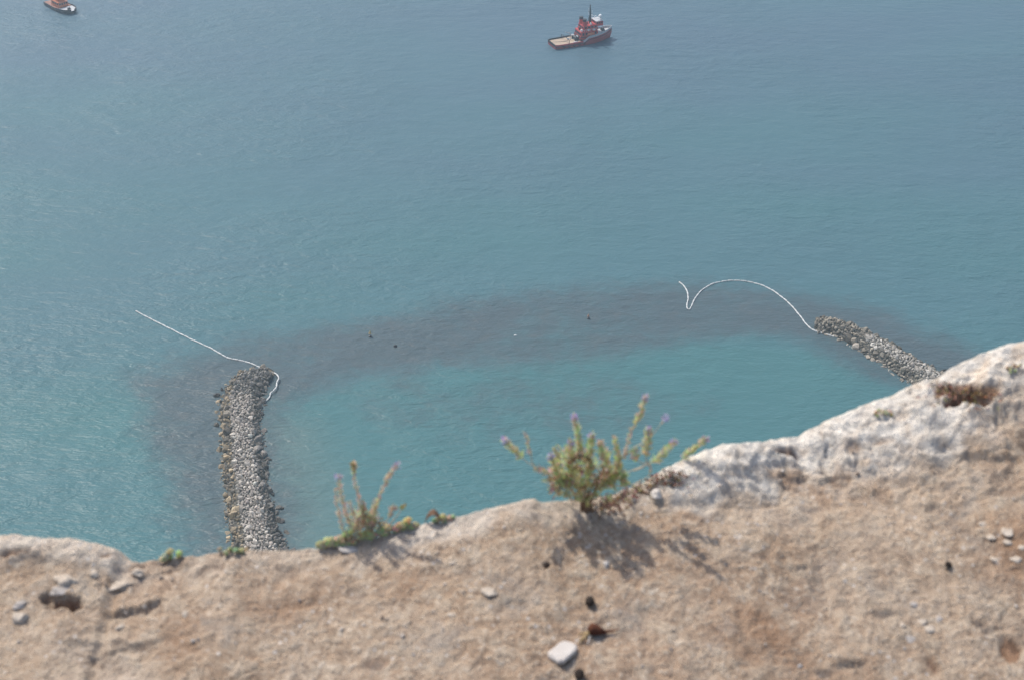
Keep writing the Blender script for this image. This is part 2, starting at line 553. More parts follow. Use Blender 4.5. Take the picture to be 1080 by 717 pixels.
    pale = u1 * np.interp(X, ex, np.interp(pxs, [0, 130, 150, 380, 420, 560, 660, 690, 710, 1200], [.45, .4, .12, .15, .55, .4, .3, .6, 1, 1]))
    xr = np.interp(X, ex, np.interp(pxs, [0, 700, 860, 1080], [0, .0, .5, .75]))
    pale = np.maximum(pale, xr * (1 - sstep(.06, .22, t_ + mid * .12)) * np.clip(.65 + .9 * mid, 0, 1))
    brown = np.maximum(brown, .55 * sstep(.15, .5, big) * inner)
    return Z, pale, brown, dark

fx = np.concatenate([[-9, -6, -4, -3, -2.4, -2.1], np.arange(-2.0, -.945, .009), np.arange(-.94, 1.0, .0034), np.arange(1.005, 2.0, .009), [2.1, 2.4, 3, 4, 6, 9]])
fy = np.concatenate([[-6, -3, -1, 0, .4], np.arange(.6, 1.475, .025), np.arange(1.48, 2.56, .0034), [2.6, 2.7, 2.85, 3.1, 3.5, 4.0]])
X, Y = np.meshgrid(fx, fy)
Z, pale, brown, dark = ledge(X, Y)      # first without its hollows, to find where they lie
GX, GY, GZ = fx, fy, Z
def ground(x, y):
    """height of the ledge at a point"""
    i = int(np.clip(np.searchsorted(GX, x), 1, len(GX) - 1)); j = int(np.clip(np.searchsorted(GY, y), 1, len(GY) - 1))
    a = (x - GX[i - 1]) / (GX[i] - GX[i - 1]); b = (y - GY[j - 1]) / (GY[j] - GY[j - 1])
    return float((GZ[j - 1, i - 1] * (1 - a) + GZ[j - 1, i] * a) * (1 - b) + (GZ[j, i - 1] * (1 - a) + GZ[j, i] * a) * b)

def on_rock(px, py):
    """first ledge point met by the ray through a pixel (camera at origin)"""
    d = ray(px, py)
    t0 = 1.5 / d.y
    for i in range(400):
        q = d * (t0 + i * .004)
        if q.z <= ground(q.x, q.y):
            return Vector((q.x, q.y, ground(q.x, q.y)))
    y = float(np.interp(px, pxs, pyd))
    q = d * (y / d.y)
    return Vector((q.x, q.y, ground(q.x, q.y)))

for a, b, hw, hh, dp, an, br, dk in DENTS:
    q0, q1, q2 = on_rock(a, b), on_rock(a + hw, b), on_rock(a, b + hh)
    dents.append((q0.x, q0.y, abs(q1.x - q0.x), max(hh * .0015, abs(q2.y - q0.y)), dp, an, br, dk))
steps += [([tuple(on_rock(*p).to_2d()) for p in P], d, wd) for P, d, wd in STEPS]
Z, pale, brown, dark = ledge(X, Y)
GZ = Z

t = NT('ledge_rock')
ch = t.sep(t.attr('tint'))
v = t.coord()
g1 = t.noise(v, 6, 5, .6)
g2 = t.noise(v, 30, 6, .68)
g3 = t.noise(v, 150, 4, .7)
g4 = t.noise(v, 75, 5, .72, .4)
gm = t.noise(v, 3.2, 4, .6, .6)
c = t.mix(t.ramp(g1, .38, .62), (.405, .288, .198), (.485, .37, .272))
c = t.mix(t.ramp(gm, .50, .66, 0, .6), c, (.385, .255, .17))
c = t.mix(t.ramp(gm, .30, .44, .55, 0), c, (.50, .41, .33))
c = t.mix(t.ramp(g2, .44, .66, 0, .8), c, (.54, .44, .335))
c = t.mix(t.ramp(g2, .32, .44, .6, 0), c, (.28, .205, .15))
gs = t.ramp(t.noise(v, 5, 3, .6), .38, .62, .25, 1.0)
c = t.mix(t.math('MULTIPLY', gs, t.ramp(g4, .54, .68, 0, .9)), c, (.67, .575, .465))
c = t.mix(t.math('MULTIPLY', gs, t.ramp(g4, .32, .45, .8, 0)), c, (.22, .16, .115))
c = t.mix(t.ramp(g3, .52, .72, 0, .7), c, (.66, .57, .46))
c = t.mix(t.ramp(g3, .28, .46, .75, 0), c, (.20, .15, .115))
pl = t.mix(t.ramp(t.noise(v, 24, 6, .68), .30, .55), (.72, .64, .55), (.90, .83, .73))
pl = t.mix(t.ramp(t.noise(v, 11, 4, .6, .8), .56, .72, 0, .65), pl, (.68, .50, .34))
pl = t.mix(t.ramp(t.noise(v, 55, 5, .7), .60, .72, 0, .5), pl, (.45, .41, .36))
pl = t.mix(t.ramp(t.noise(v, 38, 5, .7, .5), .62, .74, 0, .6), pl, (.26, .19, .13))
c = t.mix(t.math('MULTIPLY', ch[0], t.ramp(t.noise(v, 45, 4), .25, .6, .5, 1.0)), c, pl)
chip = t.math('MULTIPLY', t.ramp(t.voro(v, 62), .10, .26, 1, 0), t.ramp(t.noise(v, 9, 2), .50, .60))
c = t.mix(t.math('MULTIPLY', chip, .8), c, (.70, .65, .60))
spk = t.math('MULTIPLY', t.ramp(t.voro(v, 120), .10, .24, 1, 0), t.ramp(t.noise(v, 14, 2), .50, .58))
c = t.mix(t.math('MULTIPLY', spk, .8), c, (.11, .085, .07))
c = t.mix(t.math('MULTIPLY', ch[1], .88), c, t.mix(t.ramp(t.noise(v, 40, 4), .4, .6), (.17, .085, .045), (.34, .19, .105)))
lich = t.math('MULTIPLY', t.ramp(t.noise(v, 12, 6, .7, .5), .55, .68), .6)
c = t.mix(t.math('MULTIPLY', t.math('MULTIPLY', lich, .85), t.math('SUBTRACT', 1.0, t.math('MULTIPLY', ch[0], 1.0))), c, (.34, .305, .27))
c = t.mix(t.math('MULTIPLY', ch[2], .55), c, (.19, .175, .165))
hh = t.math('ADD', t.math('MULTIPLY', g3, .006), t.math('MULTIPLY', g4, .009))
hh = t.math('ADD', hh, t.math('MULTIPLY', g2, .012))
M_ROCK = t.bsdf(c, .92, t.bump(hh, 1.0, .9), spec=.2)
idx = np.arange(len(fx) * len(fy)).reshape(len(fy), len(fx))
F = np.stack([idx[:-1, :-1], idx[:-1, 1:], idx[1:, 1:], idx[1:, :-1]], -1).reshape(-1, 4)
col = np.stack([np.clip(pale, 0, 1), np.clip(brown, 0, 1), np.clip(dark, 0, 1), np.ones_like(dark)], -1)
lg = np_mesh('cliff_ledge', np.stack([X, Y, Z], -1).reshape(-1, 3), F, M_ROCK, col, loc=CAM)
tag(lg, kind='structure')

# the cliff face that carries the ledge down to the sea
t = NT('cliff_face')
v = t.coord()
c = t.mix(t.ramp(t.noise(v, .05, 6, .65), .35, .65), (.36, .31, .25), (.50, .45, .39))
c = t.mix(t.ramp(t.noise(v, .12, 5, .7), .55, .7, 0, .7), c, (.07, .09, .04))
M_CLIFF = t.bsdf(c, .95, t.bump(t.noise(v, .4, 6, .7), .8, .8))
cx = np.concatenate([np.linspace(-520, -40, 34), np.linspace(-30, 30, 25), np.linspace(40, 520, 34)])
cy = np.concatenate([np.linspace(-60, 0, 8), np.linspace(2.2, 30, 24), np.linspace(34, 215, 60)])
X, Y = np.meshgrid(cx, cy)
nz = np.array([fbm(x, y, .02, 5, 9.1) for x, y in zip(X.ravel(), Y.ravel())]).reshape(X.shape)
Zc = H - 2.5 - 1.62 * np.clip(Y - 1.6, 0, None) - np.abs(X) * .02 + np.clip(nz * 14, -14, 8) * np.clip((Y - 6) / 40, 0, 1)
idx = np.arange(X.size).reshape(X.shape)
F = np.stack([idx[:-1, :-1], idx[:-1, 1:], idx[1:, 1:], idx[1:, :-1]], -1).reshape(-1, 4)
cl = np_mesh('cliff', np.stack([X, Y, np.maximum(Zc, -4)], -1).reshape(-1, 3), F, M_CLIFF, smooth=False)
tag(cl, kind='structure')
# ------------------------------------------------------------------ breakwaters
t = NT('armour_stone')
v = t.coord()
c = t.mix(t.ramp(t.noise(v, .9, 5, .65), .4, .7, 0, .35), t.attr('tint'), (.16, .15, .14))
c = t.mix(t.ramp(t.noise(v, 3.0, 4, .6), .52, .7, 0, .35), c, (.52, .49, .44))
M_STONE = t.bsdf(c, .92, t.bump(t.noise(v, 2.2, 5, .7), .25, .8), spec=.2)
t = NT('breakwater_core')
v = t.coord()
M_CORE = t.bsdf(t.mix(t.ramp(t.noise(v, .6, 5, .7), .35, .65), (.05, .047, .042), (.16, .15, .13)), .95, t.bump(t.noise(v, .9, 5, .7), .8, 1))

def polyline(P, step):
    P = [Vector(p) for p in P]
    out = []
    for i in range(len(P) - 1):
        a, b = P[max(i - 1, 0)], P[i]
        c_, d = P[i + 1], P[min(i + 2, len(P) - 1)]
        n = max(2, int((c_ - b).length / step))
        for k in range(n):
            s = k / n
            out.append(.5 * ((2 * b) + (c_ - a) * s + (2 * a - 5 * b + 4 * c_ - d) * s * s + (3 * b - a - 3 * c_ + d) * s ** 3))
    out.append(P[-1])
    return out

def breakwater(name, label, axis_px, hw_m, crest, prof_cols, seed, side_w=(1, 1)):
    """axis_px: pixels of the axis at the waterline, head first; hw_m: half widths at the waterline"""
    rs = random.Random(seed)
    ax = polyline([at(*p) for p in axis_px], 1.6)
    n = len(ax)
    hw = np.interp(np.linspace(0, len(hw_m) - 1, n), range(len(hw_m)), hw_m)
    hw = hw * np.array([1 + .2 * noise.noise(Vector((k * .24, seed, 0))) for k in range(n)])
    root = thing(name, label, 'breakwater', (ax[0].x, ax[0].y, 0))
    core = MB()
    rows = []
    tops = .36
    def height(q, i):
        """q: -1..1 across; i along (head rounded)"""
        e = min(1, (i * 1.6 + 1.5) / hw[int(i)])
        e = math.sqrt(max(0, 1 - (1 - e) ** 2))
        a = abs(q)
        f = 1 if a < tops else max(-.5, 1 - (a - tops) / (1 - tops) * 1.12)
        return crest * f * (.35 + .65 * e) if f > 0 else crest * f
    prof = [-1.25, -1.0, -.7, -tops, 0, tops, .7, 1.0, 1.25]
    vs = []
    for i, p in enumerate(ax):
        d = (ax[min(i + 1, n - 1)] - ax[max(i - 1, 0)]).normalized()
        s = Vector((-d.y, d.x, 0))
        e = min(1, (i * 1.6 + 1.2) / hw[i])
        e = math.sqrt(max(0.02, 1 - (1 - e) ** 2))
        rows.append((p, s, hw[i] * e))
        for q in prof:
            vs.append(p + s * q * hw[i] * e + Vector((0, 0, height(q, i) - .75)))
    m = len(prof)
    fs = [(i * m + k, i * m + k + 1, (i + 1) * m + k + 1, (i + 1) * m + k) for i in range(n - 1) for k in range(m - 1)]
    fs.append(tuple(range(m)))
    core.add(vs, fs)
    core.build('core', M_CORE, root, root.location)
    stones = []
    tries = 0
    grid = {}
    def free(x, y, r):
        gx_, gy_ = int(x // 2), int(y // 2)
        for a in range(gx_ - 1, gx_ + 2):
            for b in range(gy_ - 1, gy_ + 2):
                for X_, Y_, r_ in grid.get((a, b), ()):
                    if (X_ - x) ** 2 + (Y_ - y) ** 2 < (.74 * (r + r_)) ** 2:
                        return False
        grid.setdefault((gx_, gy_), []).append((x, y, r))
        return True
    while tries < 60000:
        tries += 1
        i = rs.uniform(0, n - 1.001)
        q = rs.uniform(-1.2, 1.2)
        i0 = int(i); p = rows[i0][0].lerp(rows[i0 + 1][0], i - i0); s = rows[i0][1]; h_ = rows[i0][2] * (1 - i + i0) + rows[i0 + 1][2] * (i - i0)
        a = abs(q)
        r = .45 + .85 * rs.random() ** 2 if a < tops + .06 else .55 + 1.45 * rs.random() ** 2
        if a > 1.0 and rs.random() < .6:
            continue
        xy = p + s * q * h_
        if not free(xy.x, xy.y, r):
            continue
        z = height(q, i) - .5 + rs.uniform(-.3, .3) * (1 if a < tops else 1.5)
        stones.append((xy.x, xy.y, z, r, q, i))
    built = []
    for x, y, z, r, q, i in stones:
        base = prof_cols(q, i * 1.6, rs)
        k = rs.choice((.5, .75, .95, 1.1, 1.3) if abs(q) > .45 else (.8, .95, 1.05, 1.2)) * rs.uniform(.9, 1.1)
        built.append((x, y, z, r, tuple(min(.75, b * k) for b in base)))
    # those nearest the eye and largest become parts of their own
    def show(s):
        d2 = s[0] ** 2 + s[1] ** 2 + H * H
        vis = s[1] * math.tan(R(39.6)) > H if name == 'breakwater' and s[0] < 0 else s[1] * math.tan(R(34.4)) > H
        return (s[3] ** 2 / d2) * (1 if vis else 0) * (1 if s[2] > .6 else .4)
    built.sort(key=show, reverse=True)
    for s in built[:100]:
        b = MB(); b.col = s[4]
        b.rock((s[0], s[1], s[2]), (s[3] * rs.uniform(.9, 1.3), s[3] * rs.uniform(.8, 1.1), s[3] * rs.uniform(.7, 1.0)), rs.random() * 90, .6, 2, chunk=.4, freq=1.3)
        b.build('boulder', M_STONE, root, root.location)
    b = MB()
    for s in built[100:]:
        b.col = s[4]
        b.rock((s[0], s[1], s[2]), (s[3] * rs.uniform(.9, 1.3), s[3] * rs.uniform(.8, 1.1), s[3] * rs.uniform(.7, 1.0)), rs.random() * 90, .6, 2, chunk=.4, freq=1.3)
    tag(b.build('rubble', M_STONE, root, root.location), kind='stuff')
    return root

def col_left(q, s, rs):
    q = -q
    # q > 0 : left flank as seen (weathered ochre), crest pale, lagoon side tinted darker
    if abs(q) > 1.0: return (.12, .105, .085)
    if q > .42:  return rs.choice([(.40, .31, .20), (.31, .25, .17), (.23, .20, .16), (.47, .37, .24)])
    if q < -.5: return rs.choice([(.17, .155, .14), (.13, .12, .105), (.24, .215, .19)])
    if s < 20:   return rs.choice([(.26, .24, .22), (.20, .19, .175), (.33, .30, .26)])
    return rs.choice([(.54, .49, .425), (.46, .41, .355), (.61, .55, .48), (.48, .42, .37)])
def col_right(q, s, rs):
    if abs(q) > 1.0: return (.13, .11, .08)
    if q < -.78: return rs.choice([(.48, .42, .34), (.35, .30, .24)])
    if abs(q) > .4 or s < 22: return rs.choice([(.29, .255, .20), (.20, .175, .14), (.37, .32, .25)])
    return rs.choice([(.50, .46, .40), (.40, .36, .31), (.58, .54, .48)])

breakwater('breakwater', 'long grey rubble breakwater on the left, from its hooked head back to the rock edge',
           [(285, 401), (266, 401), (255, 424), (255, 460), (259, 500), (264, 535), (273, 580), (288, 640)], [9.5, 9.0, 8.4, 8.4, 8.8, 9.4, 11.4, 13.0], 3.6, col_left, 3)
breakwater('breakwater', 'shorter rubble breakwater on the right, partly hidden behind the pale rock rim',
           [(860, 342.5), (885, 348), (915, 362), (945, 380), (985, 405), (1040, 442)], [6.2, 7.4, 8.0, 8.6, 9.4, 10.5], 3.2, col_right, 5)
# outlying rocks just off the left breakwater
for k, (px, py, r) in enumerate([(229, 417, 1.1), (234, 411, .9), (233, 424, .7)]):
    b = MB(); b.col = (.09, .085, .08)
    p = at(px, py)
    b.rock((p.x, p.y, .15), (r * 1.3, r, r * .7), k + 40, .4, 3, chunk=.3)
    o = b.build('outlying_rock', M_STONE, None, (p.x, p.y, 0))
    tag(o, ['dark wet rock lying in the water farthest out beside the left breakwater shoulder', 'small dark rock awash nearest the left breakwater head',
            'smallest dark rock just breaking the surface off the left breakwater flank'][k], 'rock')

# ------------------------------------------------------------------ floating booms
M_BOOM = paint('boom_float', (.66, .66, .64), .5, .35, .6)
def boom(label, px, r=.31):
    P = polyline([at(*p, z=(p[2] if len(p) > 2 else .12)) if False else at(p[0], p[1], (p[2] if len(p) > 2 else .15)) for p in px], .45)
    rad = [r * (1.0 if i % 6 else .42) * random.uniform(.8, 1.08) for i in range(len(P))]
    for i in range(1, len(P) - 1):
        P[i] = P[i] + Vector((0, 0, .06 * math.sin(i * .4)))
    b = MB(); b.tube(P, rad, 8)
    o = b.build('floating_boom', M_BOOM, None, (P[0].x, P[0].y, 0), smooth=True)
    return tag(o, label, 'boom')
boom('straight white floating boom trailing off the hooked head of the left breakwater',
     [(143, 328), (162, 338), (180, 347), (200, 357), (222, 367), (240, 377), (258, 381), (274, 387), (285, 391.5), (291, 394, .9), (294, 398.5, 1.0), (292, 403, 1.0), (291.5, 408, .9), (288, 412, .9), (285.5, 414, .7), (284, 419, .4), (279, 424, .2)])
boom('curved white floating boom with a sharp V kink, tied to the right breakwater head',
     [(716, 297.5), (721.5, 302), (724.8, 308), (725.8, 315), (724.6, 321), (724.9, 325.5), (727.3, 326.3), (729.5, 322.5), (732.5, 316), (738, 308.5), (745, 303), (754, 298.8), (765, 296.6), (779, 296),
      (797, 299), (813, 305.5), (830, 318), (842, 331), (850, 341.5), (856, 347), (866, 351), (880, 355)])

# ------------------------------------------------------------------ sea marks
M_YEL = paint('mark_yellow', (.55, .42, .18), .5, .2)
M_ORG = paint('mark_orange', (.50, .27, .18), .5, .25)
M_BLK = paint('black_paint', (.025, .027, .03), .5, .15)
M_WHT = paint('white_paint', (.78, .79, .78), .45, .12)
def marker(px, py, mat, label, hgt, topw):
    p = at(px, py)
    r = thing('marker_buoy', label, 'buoy', (p.x, p.y, 0))
    b = MB(); b.tube([(0, 0, -1.2), (0, 0, -.2), (0, 0, .35), (0, 0, .5)], [.3, .62, .62, .2], 12); b.build('float', M_BLK, r)
    b = MB(); b.tube([(0, 0, .45), (0, 0, hgt * .62)], .09, 8); b.build('pole', M_BLK, r)
    b = MB(); b.tube([(0, 0, hgt * .5), (0, 0, hgt)], [topw, .06], 10); b.build('topmark', mat, r)
marker(390.5, 355, M_YEL, 'yellow cone topped marker buoy over the dark reef nearer the left breakwater', 2.8, .6)
marker(620.5, 336, M_ORG, 'faded orange cone topped marker buoy over the middle of the reef', 2.2, .5)
p = at(417, 365.3)
r_ = thing('mooring_buoy', 'small round black mooring buoy floating on the reef just below the yellow marker', 'buoy', (p.x, p.y, 0))
b = MB(); b.rock((0, 0, .2), (.75, .75, .62), 2, .05, 3); b.build('float', M_BLK, r_, smooth=True)
b = MB(); b.tube([(0, 0, .7), (.12, 0, 1.0), (-.12, 0, 1.0), (0, 0, .7)], .05, 6); b.build('ring', M_BLK, r_)
p = at(543.5, 354)
r_ = thing('small_float', 'tiny white fishing float on the reef between the two cone topped markers', 'float', (p.x, p.y, 0))
b = MB(); b.rock((0, 0, .1), (.62, .36, .34), 3, .05, 3, rot=Euler((0, 0, .3))); b.build('float_body', M_WHT, r_, smooth=True)
b = MB(); b.tube([(.3, .1, .1), (.9, .3, .02)], .05, 6); b.build('rope', M_WHT, r_)

# ------------------------------------------------------------------ boats
M_RED = paint('red_hull_paint', (.42, .040, .050), .5, .3, .5)
M_REDB = paint('red_house_paint', (.56, .05, .045), .45, .25, .8)
M_GREY = paint('grey_deck_paint', (.50, .50, .51), .6, .25, .8)
M_TAN = paint('planked_deck', (.47, .36, .26), .8, .3, .7, (.25, .18, .12))
M_NAVY = paint('navy_hull_paint', (.010, .014, .024), .5, .15, .5)
M_SALM = paint('orange_house_paint', (.62, .17, .06), .5, .2, .8)
M_RUST = paint('rusty_deck_paint', (.30, .13, .085), .7, .4, .8)
M_RUB = paint('rubber', (.03, .03, .032), .8, .2)
t = NT('dark_glass')
v = t.coord()
M_GLS = t.bsdf(t.mix(t.ramp(t.noise(v, 2, 2), .4, .6), (.015, .02, .025), (.04, .05, .06)), .08, ior=1.5)

def hull_parts(root, st, m_hull, m_deck_aft, m_deck_fore, m_bul, aft_end, bul=1.0, m_fore=None):
    """st: stations (x, half beam at deck, half beam at water, deck height)"""
    xs = np.linspace(st[0][0], st[-1][0], 41)
    T = np.array(st)
    hb, hwl, zd = (np.interp(xs, T[:, 0], T[:, k]) for k in (1, 2, 3))
    b = MB(); vs = []
    for x, a, c_, z in zip(xs, hb, hwl, zd):
        rake = 0.0 if x < 0 else (x / st[-1][0]) ** 3 * 1.6
        for s in (1, -1):
            pass
        vs += [(x - rake, a * 0, -1.2), (x - rake, c_ * .8, -1.0), (x - rake * .5, c_, 0), (x, a, z * .55), (x, a, z), (x, -a, z), (x, -a, z * .55), (x - rake * .5, -c_, 0), (x - rake, -c_ * .8, -1.0)]
    n = 9
    fs = [(i * n + k, i * n + (k + 1) % n, (i + 1) * n + (k + 1) % n, (i + 1) * n + k) for i in range(len(xs) - 1) for k in range(n) if k != 4]
    fs.append(tuple(range(n))); fs.append(tuple(reversed(range((len(xs) - 1) * n, len(xs) * n))))
    b.add(vs, fs)
    hull = b.build('hull', m_hull, root)
    for nm, mat, sel in (('work_deck', m_deck_aft, xs <= aft_end + .01), ('foredeck', m_deck_fore, xs >= aft_end - .01)):
        ii = [i for i in range(len(xs)) if sel[i]]
        b = MB(); vs = []
        for i in ii:
            z = zd[i] + .02
            vs += [(xs[i], hb[i] - .04, z), (xs[i], -hb[i] + .04, z), (xs[i], -hb[i] + .04, z - .2), (xs[i], hb[i] - .04, z - .2)]
        m = len(ii)
        fs = [(k * 4, k * 4 + 1, k * 4 + 5, k * 4 + 4) for k in range(m - 1)] + [(k * 4 + 2, k * 4 + 3, k * 4 + 7, k * 4 + 6) for k in range(m - 1)]
        fs += [(0, 3, 2, 1), (m * 4 - 4, m * 4 - 3, m * 4 - 2, m * 4 - 1)]
        b.add(vs, fs); b.build(nm, mat, root)
    # bulwark, port and starboard, and a rubbing strake
    for s in (1, -1):
        b = MB(); vs = []
        for i in range(len(xs)):
            y = s * hb[i]; yi = s * max(hb[i] - .22, 0.0)
            h2 = bul * (1.0 if xs[i] < aft_end + .1 else 1.5)
            vs += [(xs[i], y, zd[i] - .05), (xs[i], y * 1.005, zd[i] + h2), (xs[i], yi, zd[i] + h2), (xs[i], yi, zd[i] + .03)]
        m = len(xs)
        fs = [(k * 4 + j, k * 4 + (j + 1) % 4, k * 4 + 4 + (j + 1) % 4, k * 4 + 4 + j) for k in range(m - 1) for j in range(4)]
        fs += [(0, 3, 2, 1), (m * 4 - 4, m * 4 - 3, m * 4 - 2, m * 4 - 1)]
        b.add(vs, fs)
        ka = max(k for k in range(m) if xs[k] <= aft_end + .01)
        for nm, lo, hi, mt in (('bulwark', 0, ka, m_bul if not isinstance(m_bul, tuple) else m_bul[0 if s > 0 else 1]), ('forward_bulwark', ka, m - 1, m_fore or m_bul)):
            b2 = MB(); b2.add(vs[lo * 4:hi * 4 + 4], [(k * 4 + j, k * 4 + (j + 1) % 4, k * 4 + 4 + (j + 1) % 4, k * 4 + 4 + j) for k in range(hi - lo) for j in range(4)] + [(0, 3, 2, 1), tuple((hi - lo) * 4 + j for j in range(4))])
            b2.build(nm, mt, root)
        b = MB(); b.tube([(xs[i], s * (hb[i] + .06), zd[i] * .8) for i in range(len(xs))], .22, 6); b.build('fender_strake', M_RUB, root)
    return xs, hb, zd

def house(root, name, c, s, mat, wins=0, side=0, taper=.94, roof=None):
    b = MB(); b.box(c, s, 0, taper, .12); o = b.build(name, mat, root)
    zt = c[2] + s[2] * .18
    for k in range(wins):                       # front and back windows
        y = (k - (wins - 1) / 2) * s[1] * .9 / wins
        for e in (1, -1):
            q = MB(); q.box((c[0] + e * (s[0] / 2 * .972), y, zt), (.12, s[1] * .9 / wins * .74, s[2] * .34), 0, 1, .02); q.build('window', M_GLS, o)
    for k in range(side):
        x = c[0] + (k - (side - 1) / 2) * s[0] * .86 / side
        for e in (1, -1):
            q = MB(); q.box((x, e * (s[1] / 2 * .972), zt), (s[0] * .86 / side * .6, .12, s[2] * .34), 0, 1, .02); q.build('window', M_GLS, o)
    if roof:
        q = MB(); q.box((c[0], 0, c[2] + s[2] / 2 + .1), (s[0] * 1.04, s[1] * 1.04, .22), 0, 1, .06); q.build('roof', roof, o)
    return o

# --- the red tug
p0 = at(613.5, 44.5)
tug = thing('tugboat', 'red salvage tug with bare planked after deck and tall black mast, alone on open water', 'tugboat', (p0.x, p0.y, 0), R(24))
hull_parts(tug, [(-19, 5.0, 4.4, 1.9), (-17.5, 5.7, 5.2, 1.9), (-8, 6.0, 5.7, 1.9), (-1, 6.0, 5.7, 2.1), (1.5, 6.0, 5.6, 3.9), (6, 5.7, 5.0, 4.2), (11, 4.7, 3.6, 4.7), (15, 3.0, 1.8, 5.2), (17.8, 1.2, .5, 5.6), (19, .25, .1, 5.8)],
           M_RED, M_TAN, M_GREY, (M_BLK, M_RED), -1.0, .8, M_GREY)
b = MB(); b.box((-19.05, 0, 2.1), (.35, 9.6, 1.3), 0, 1, .1); b.build('stern_roller', M_RUB, tug)
o = house(tug, 'deckhouse', (2.8, 0, 5.2), (11.2, 8.6, 4.4), M_REDB, 4, 5)
q = MB(); q.box((-2.72, -1.7, 3.9), (.14, 1.1, 1.9), 0, 1, .02); q.build('door', M_BLK, o)
q = MB(); q.box((-2.72, 1.7, 3.9), (.14, 1.1, 1.9), 0, 1, .02); q.build('door', M_BLK, o)
q = MB(); q.box((-2.9, 0, 3.4), (.3, 2.0, 1.8), 0, 1, .05); q.build('locker', M_WHT, o)
o = house(tug, 'boat_deck_house', (3.8, 0, 8.9), (9.6, 7.2, 3.0), M_REDB, 3, 4)
house(tug, 'wheelhouse', (9.6, 0, 10.6), (4.6, 6.4, 2.8), M_REDB, 5, 3, .95, M_GREY)
house(tug, 'bridge_wing', (9.4, 0, 9.1), (2.6, 9.6, .5), M_WHT, 0, 0, 1)
for s in (1, -1):
    b = MB(); b.tube([(.6, s * 2.2, 10.2), (.5, s * 2.2, 13.0)], [1.4, 1.2], 14); f = b.build('funnel', M_REDB, tug)
    b = MB(); b.tube([(.5, s * 2.2, 13.0), (.45, s * 2.2, 14.3), (.45, s * 2.2, 14.4)], [1.23, 1.15, .5], 14); b.build('funnel_cap', M_BLK, f)
b = MB()
b.tube([(5.2, 0, 10), (5.0, 0, 16), (4.9, 0, 21.5)], [.75, .5, .2], 10)
b.tube([(3.6, .9, 9.6), (5.0, 0, 16.5)], .17, 6); b.tube([(3.6, -.9, 9.6), (5.0, 0, 16.5)], .17, 6)
ms = b.build('mast', M_BLK, tug)
b = MB(); b.tube([(5.0, -2.4, 16.8), (5.0, 2.4, 16.8)], .14, 6); b.tube([(4.95, -1.5, 19.2), (4.95, 1.5, 19.2)], .11, 6); b.build('yardarm', M_BLK, ms)
b = MB(); b.box((5.7, 0, 15.1), (.5, 2.8, .35), .5, 1, .08); b.build('radar_scanner', M_WHT, ms)
for yy in (-2.2, 2.2):
    b = MB(); b.tube([(5.0, yy, 14.6), (5.0, yy, 18.6)], .12, 6); b.build('aerial', M_WHT, ms)
b = MB(); b.tube([(11.0, -1.0, 12.1), (11.0, -1.0, 13.3)], .25, 8); dm = b.build('dome_post', M_WHT, tug)
b = MB(); b.rock((11.0, -1.0, 14.0), (1.15, 1.15, 1.2), 1, .02, 3); b.build('radar_dome', M_WHT, dm, smooth=True)
for s in (1, -1):
    b = MB(); b.tube([(8.9, s * 2.2, 12.1), (8.9, s * 2.2, 13.2), (10, s * 2.2, 13.6)], .2, 8); b.build('fire_monitor', M_WHT, tug)
b = MB(); b.tube([(-4.2, -1.6, 3.2), (-4.2, 1.6, 3.2)], 1.0, 14); b.box((-4.2, -1.9, 2.9), (2.4, .3, 1.9)); b.box((-4.2, 1.9, 2.9), (2.4, .3, 1.9)); b.build('towing_winch', M_BLK, tug)
b = MB(); b.tube([(-5.2, 4.6, 1.9), (-5.2, 4.6, 4.4), (-8.4, 4.7, 5.6)], [.3, .25, .14], 8); b.build('deck_crane', M_GREY, tug)
b = MB(); b.tube([(13.2, -1.1, 5.9), (13.2, 1.1, 5.9)], .7, 12); b.box((13.2, 0, 5.4), (1.8, 2.9, .6)); b.build('windlass', M_BLK, tug)
b = MB(); b.box((3.2, -5.2, 6.2), (4.6, 1.5, 1.1), 0, .75, .3); b.build('lifeboat', M_SALM, tug)
b = MB()
for x in np.linspace(2.5, 16.5, 13):
    y = np.interp(x, [1.5, 6, 11, 15, 17.8], [5.8, 5.5, 4.5, 2.8, 1.0]); z = np.interp(x, [1.5, 6, 11, 15, 17.8], [3.9, 4.2, 4.7, 5.2, 5.6])
    for s in (1, -1):
        b.tube([(x, s * y, z + .8), (x, s * y, z + 1.7)], .05, 5)
b.build('railing', M_WHT, tug)
for k in range(5):
    b = MB()
    x = -14 + k * 3.2
    for a in range(12):
        t0, t1 = a * math.pi / 6, (a + 1) * math.pi / 6
        b.tube([(x + .5 * math.cos(t0), -6.15, 1.0 + .5 * math.sin(t0)), (x + .5 * math.cos(t1), -6.15, 1.0 + .5 * math.sin(t1))], .18, 6)
    b.build('tyre_fender', M_RUB, tug)

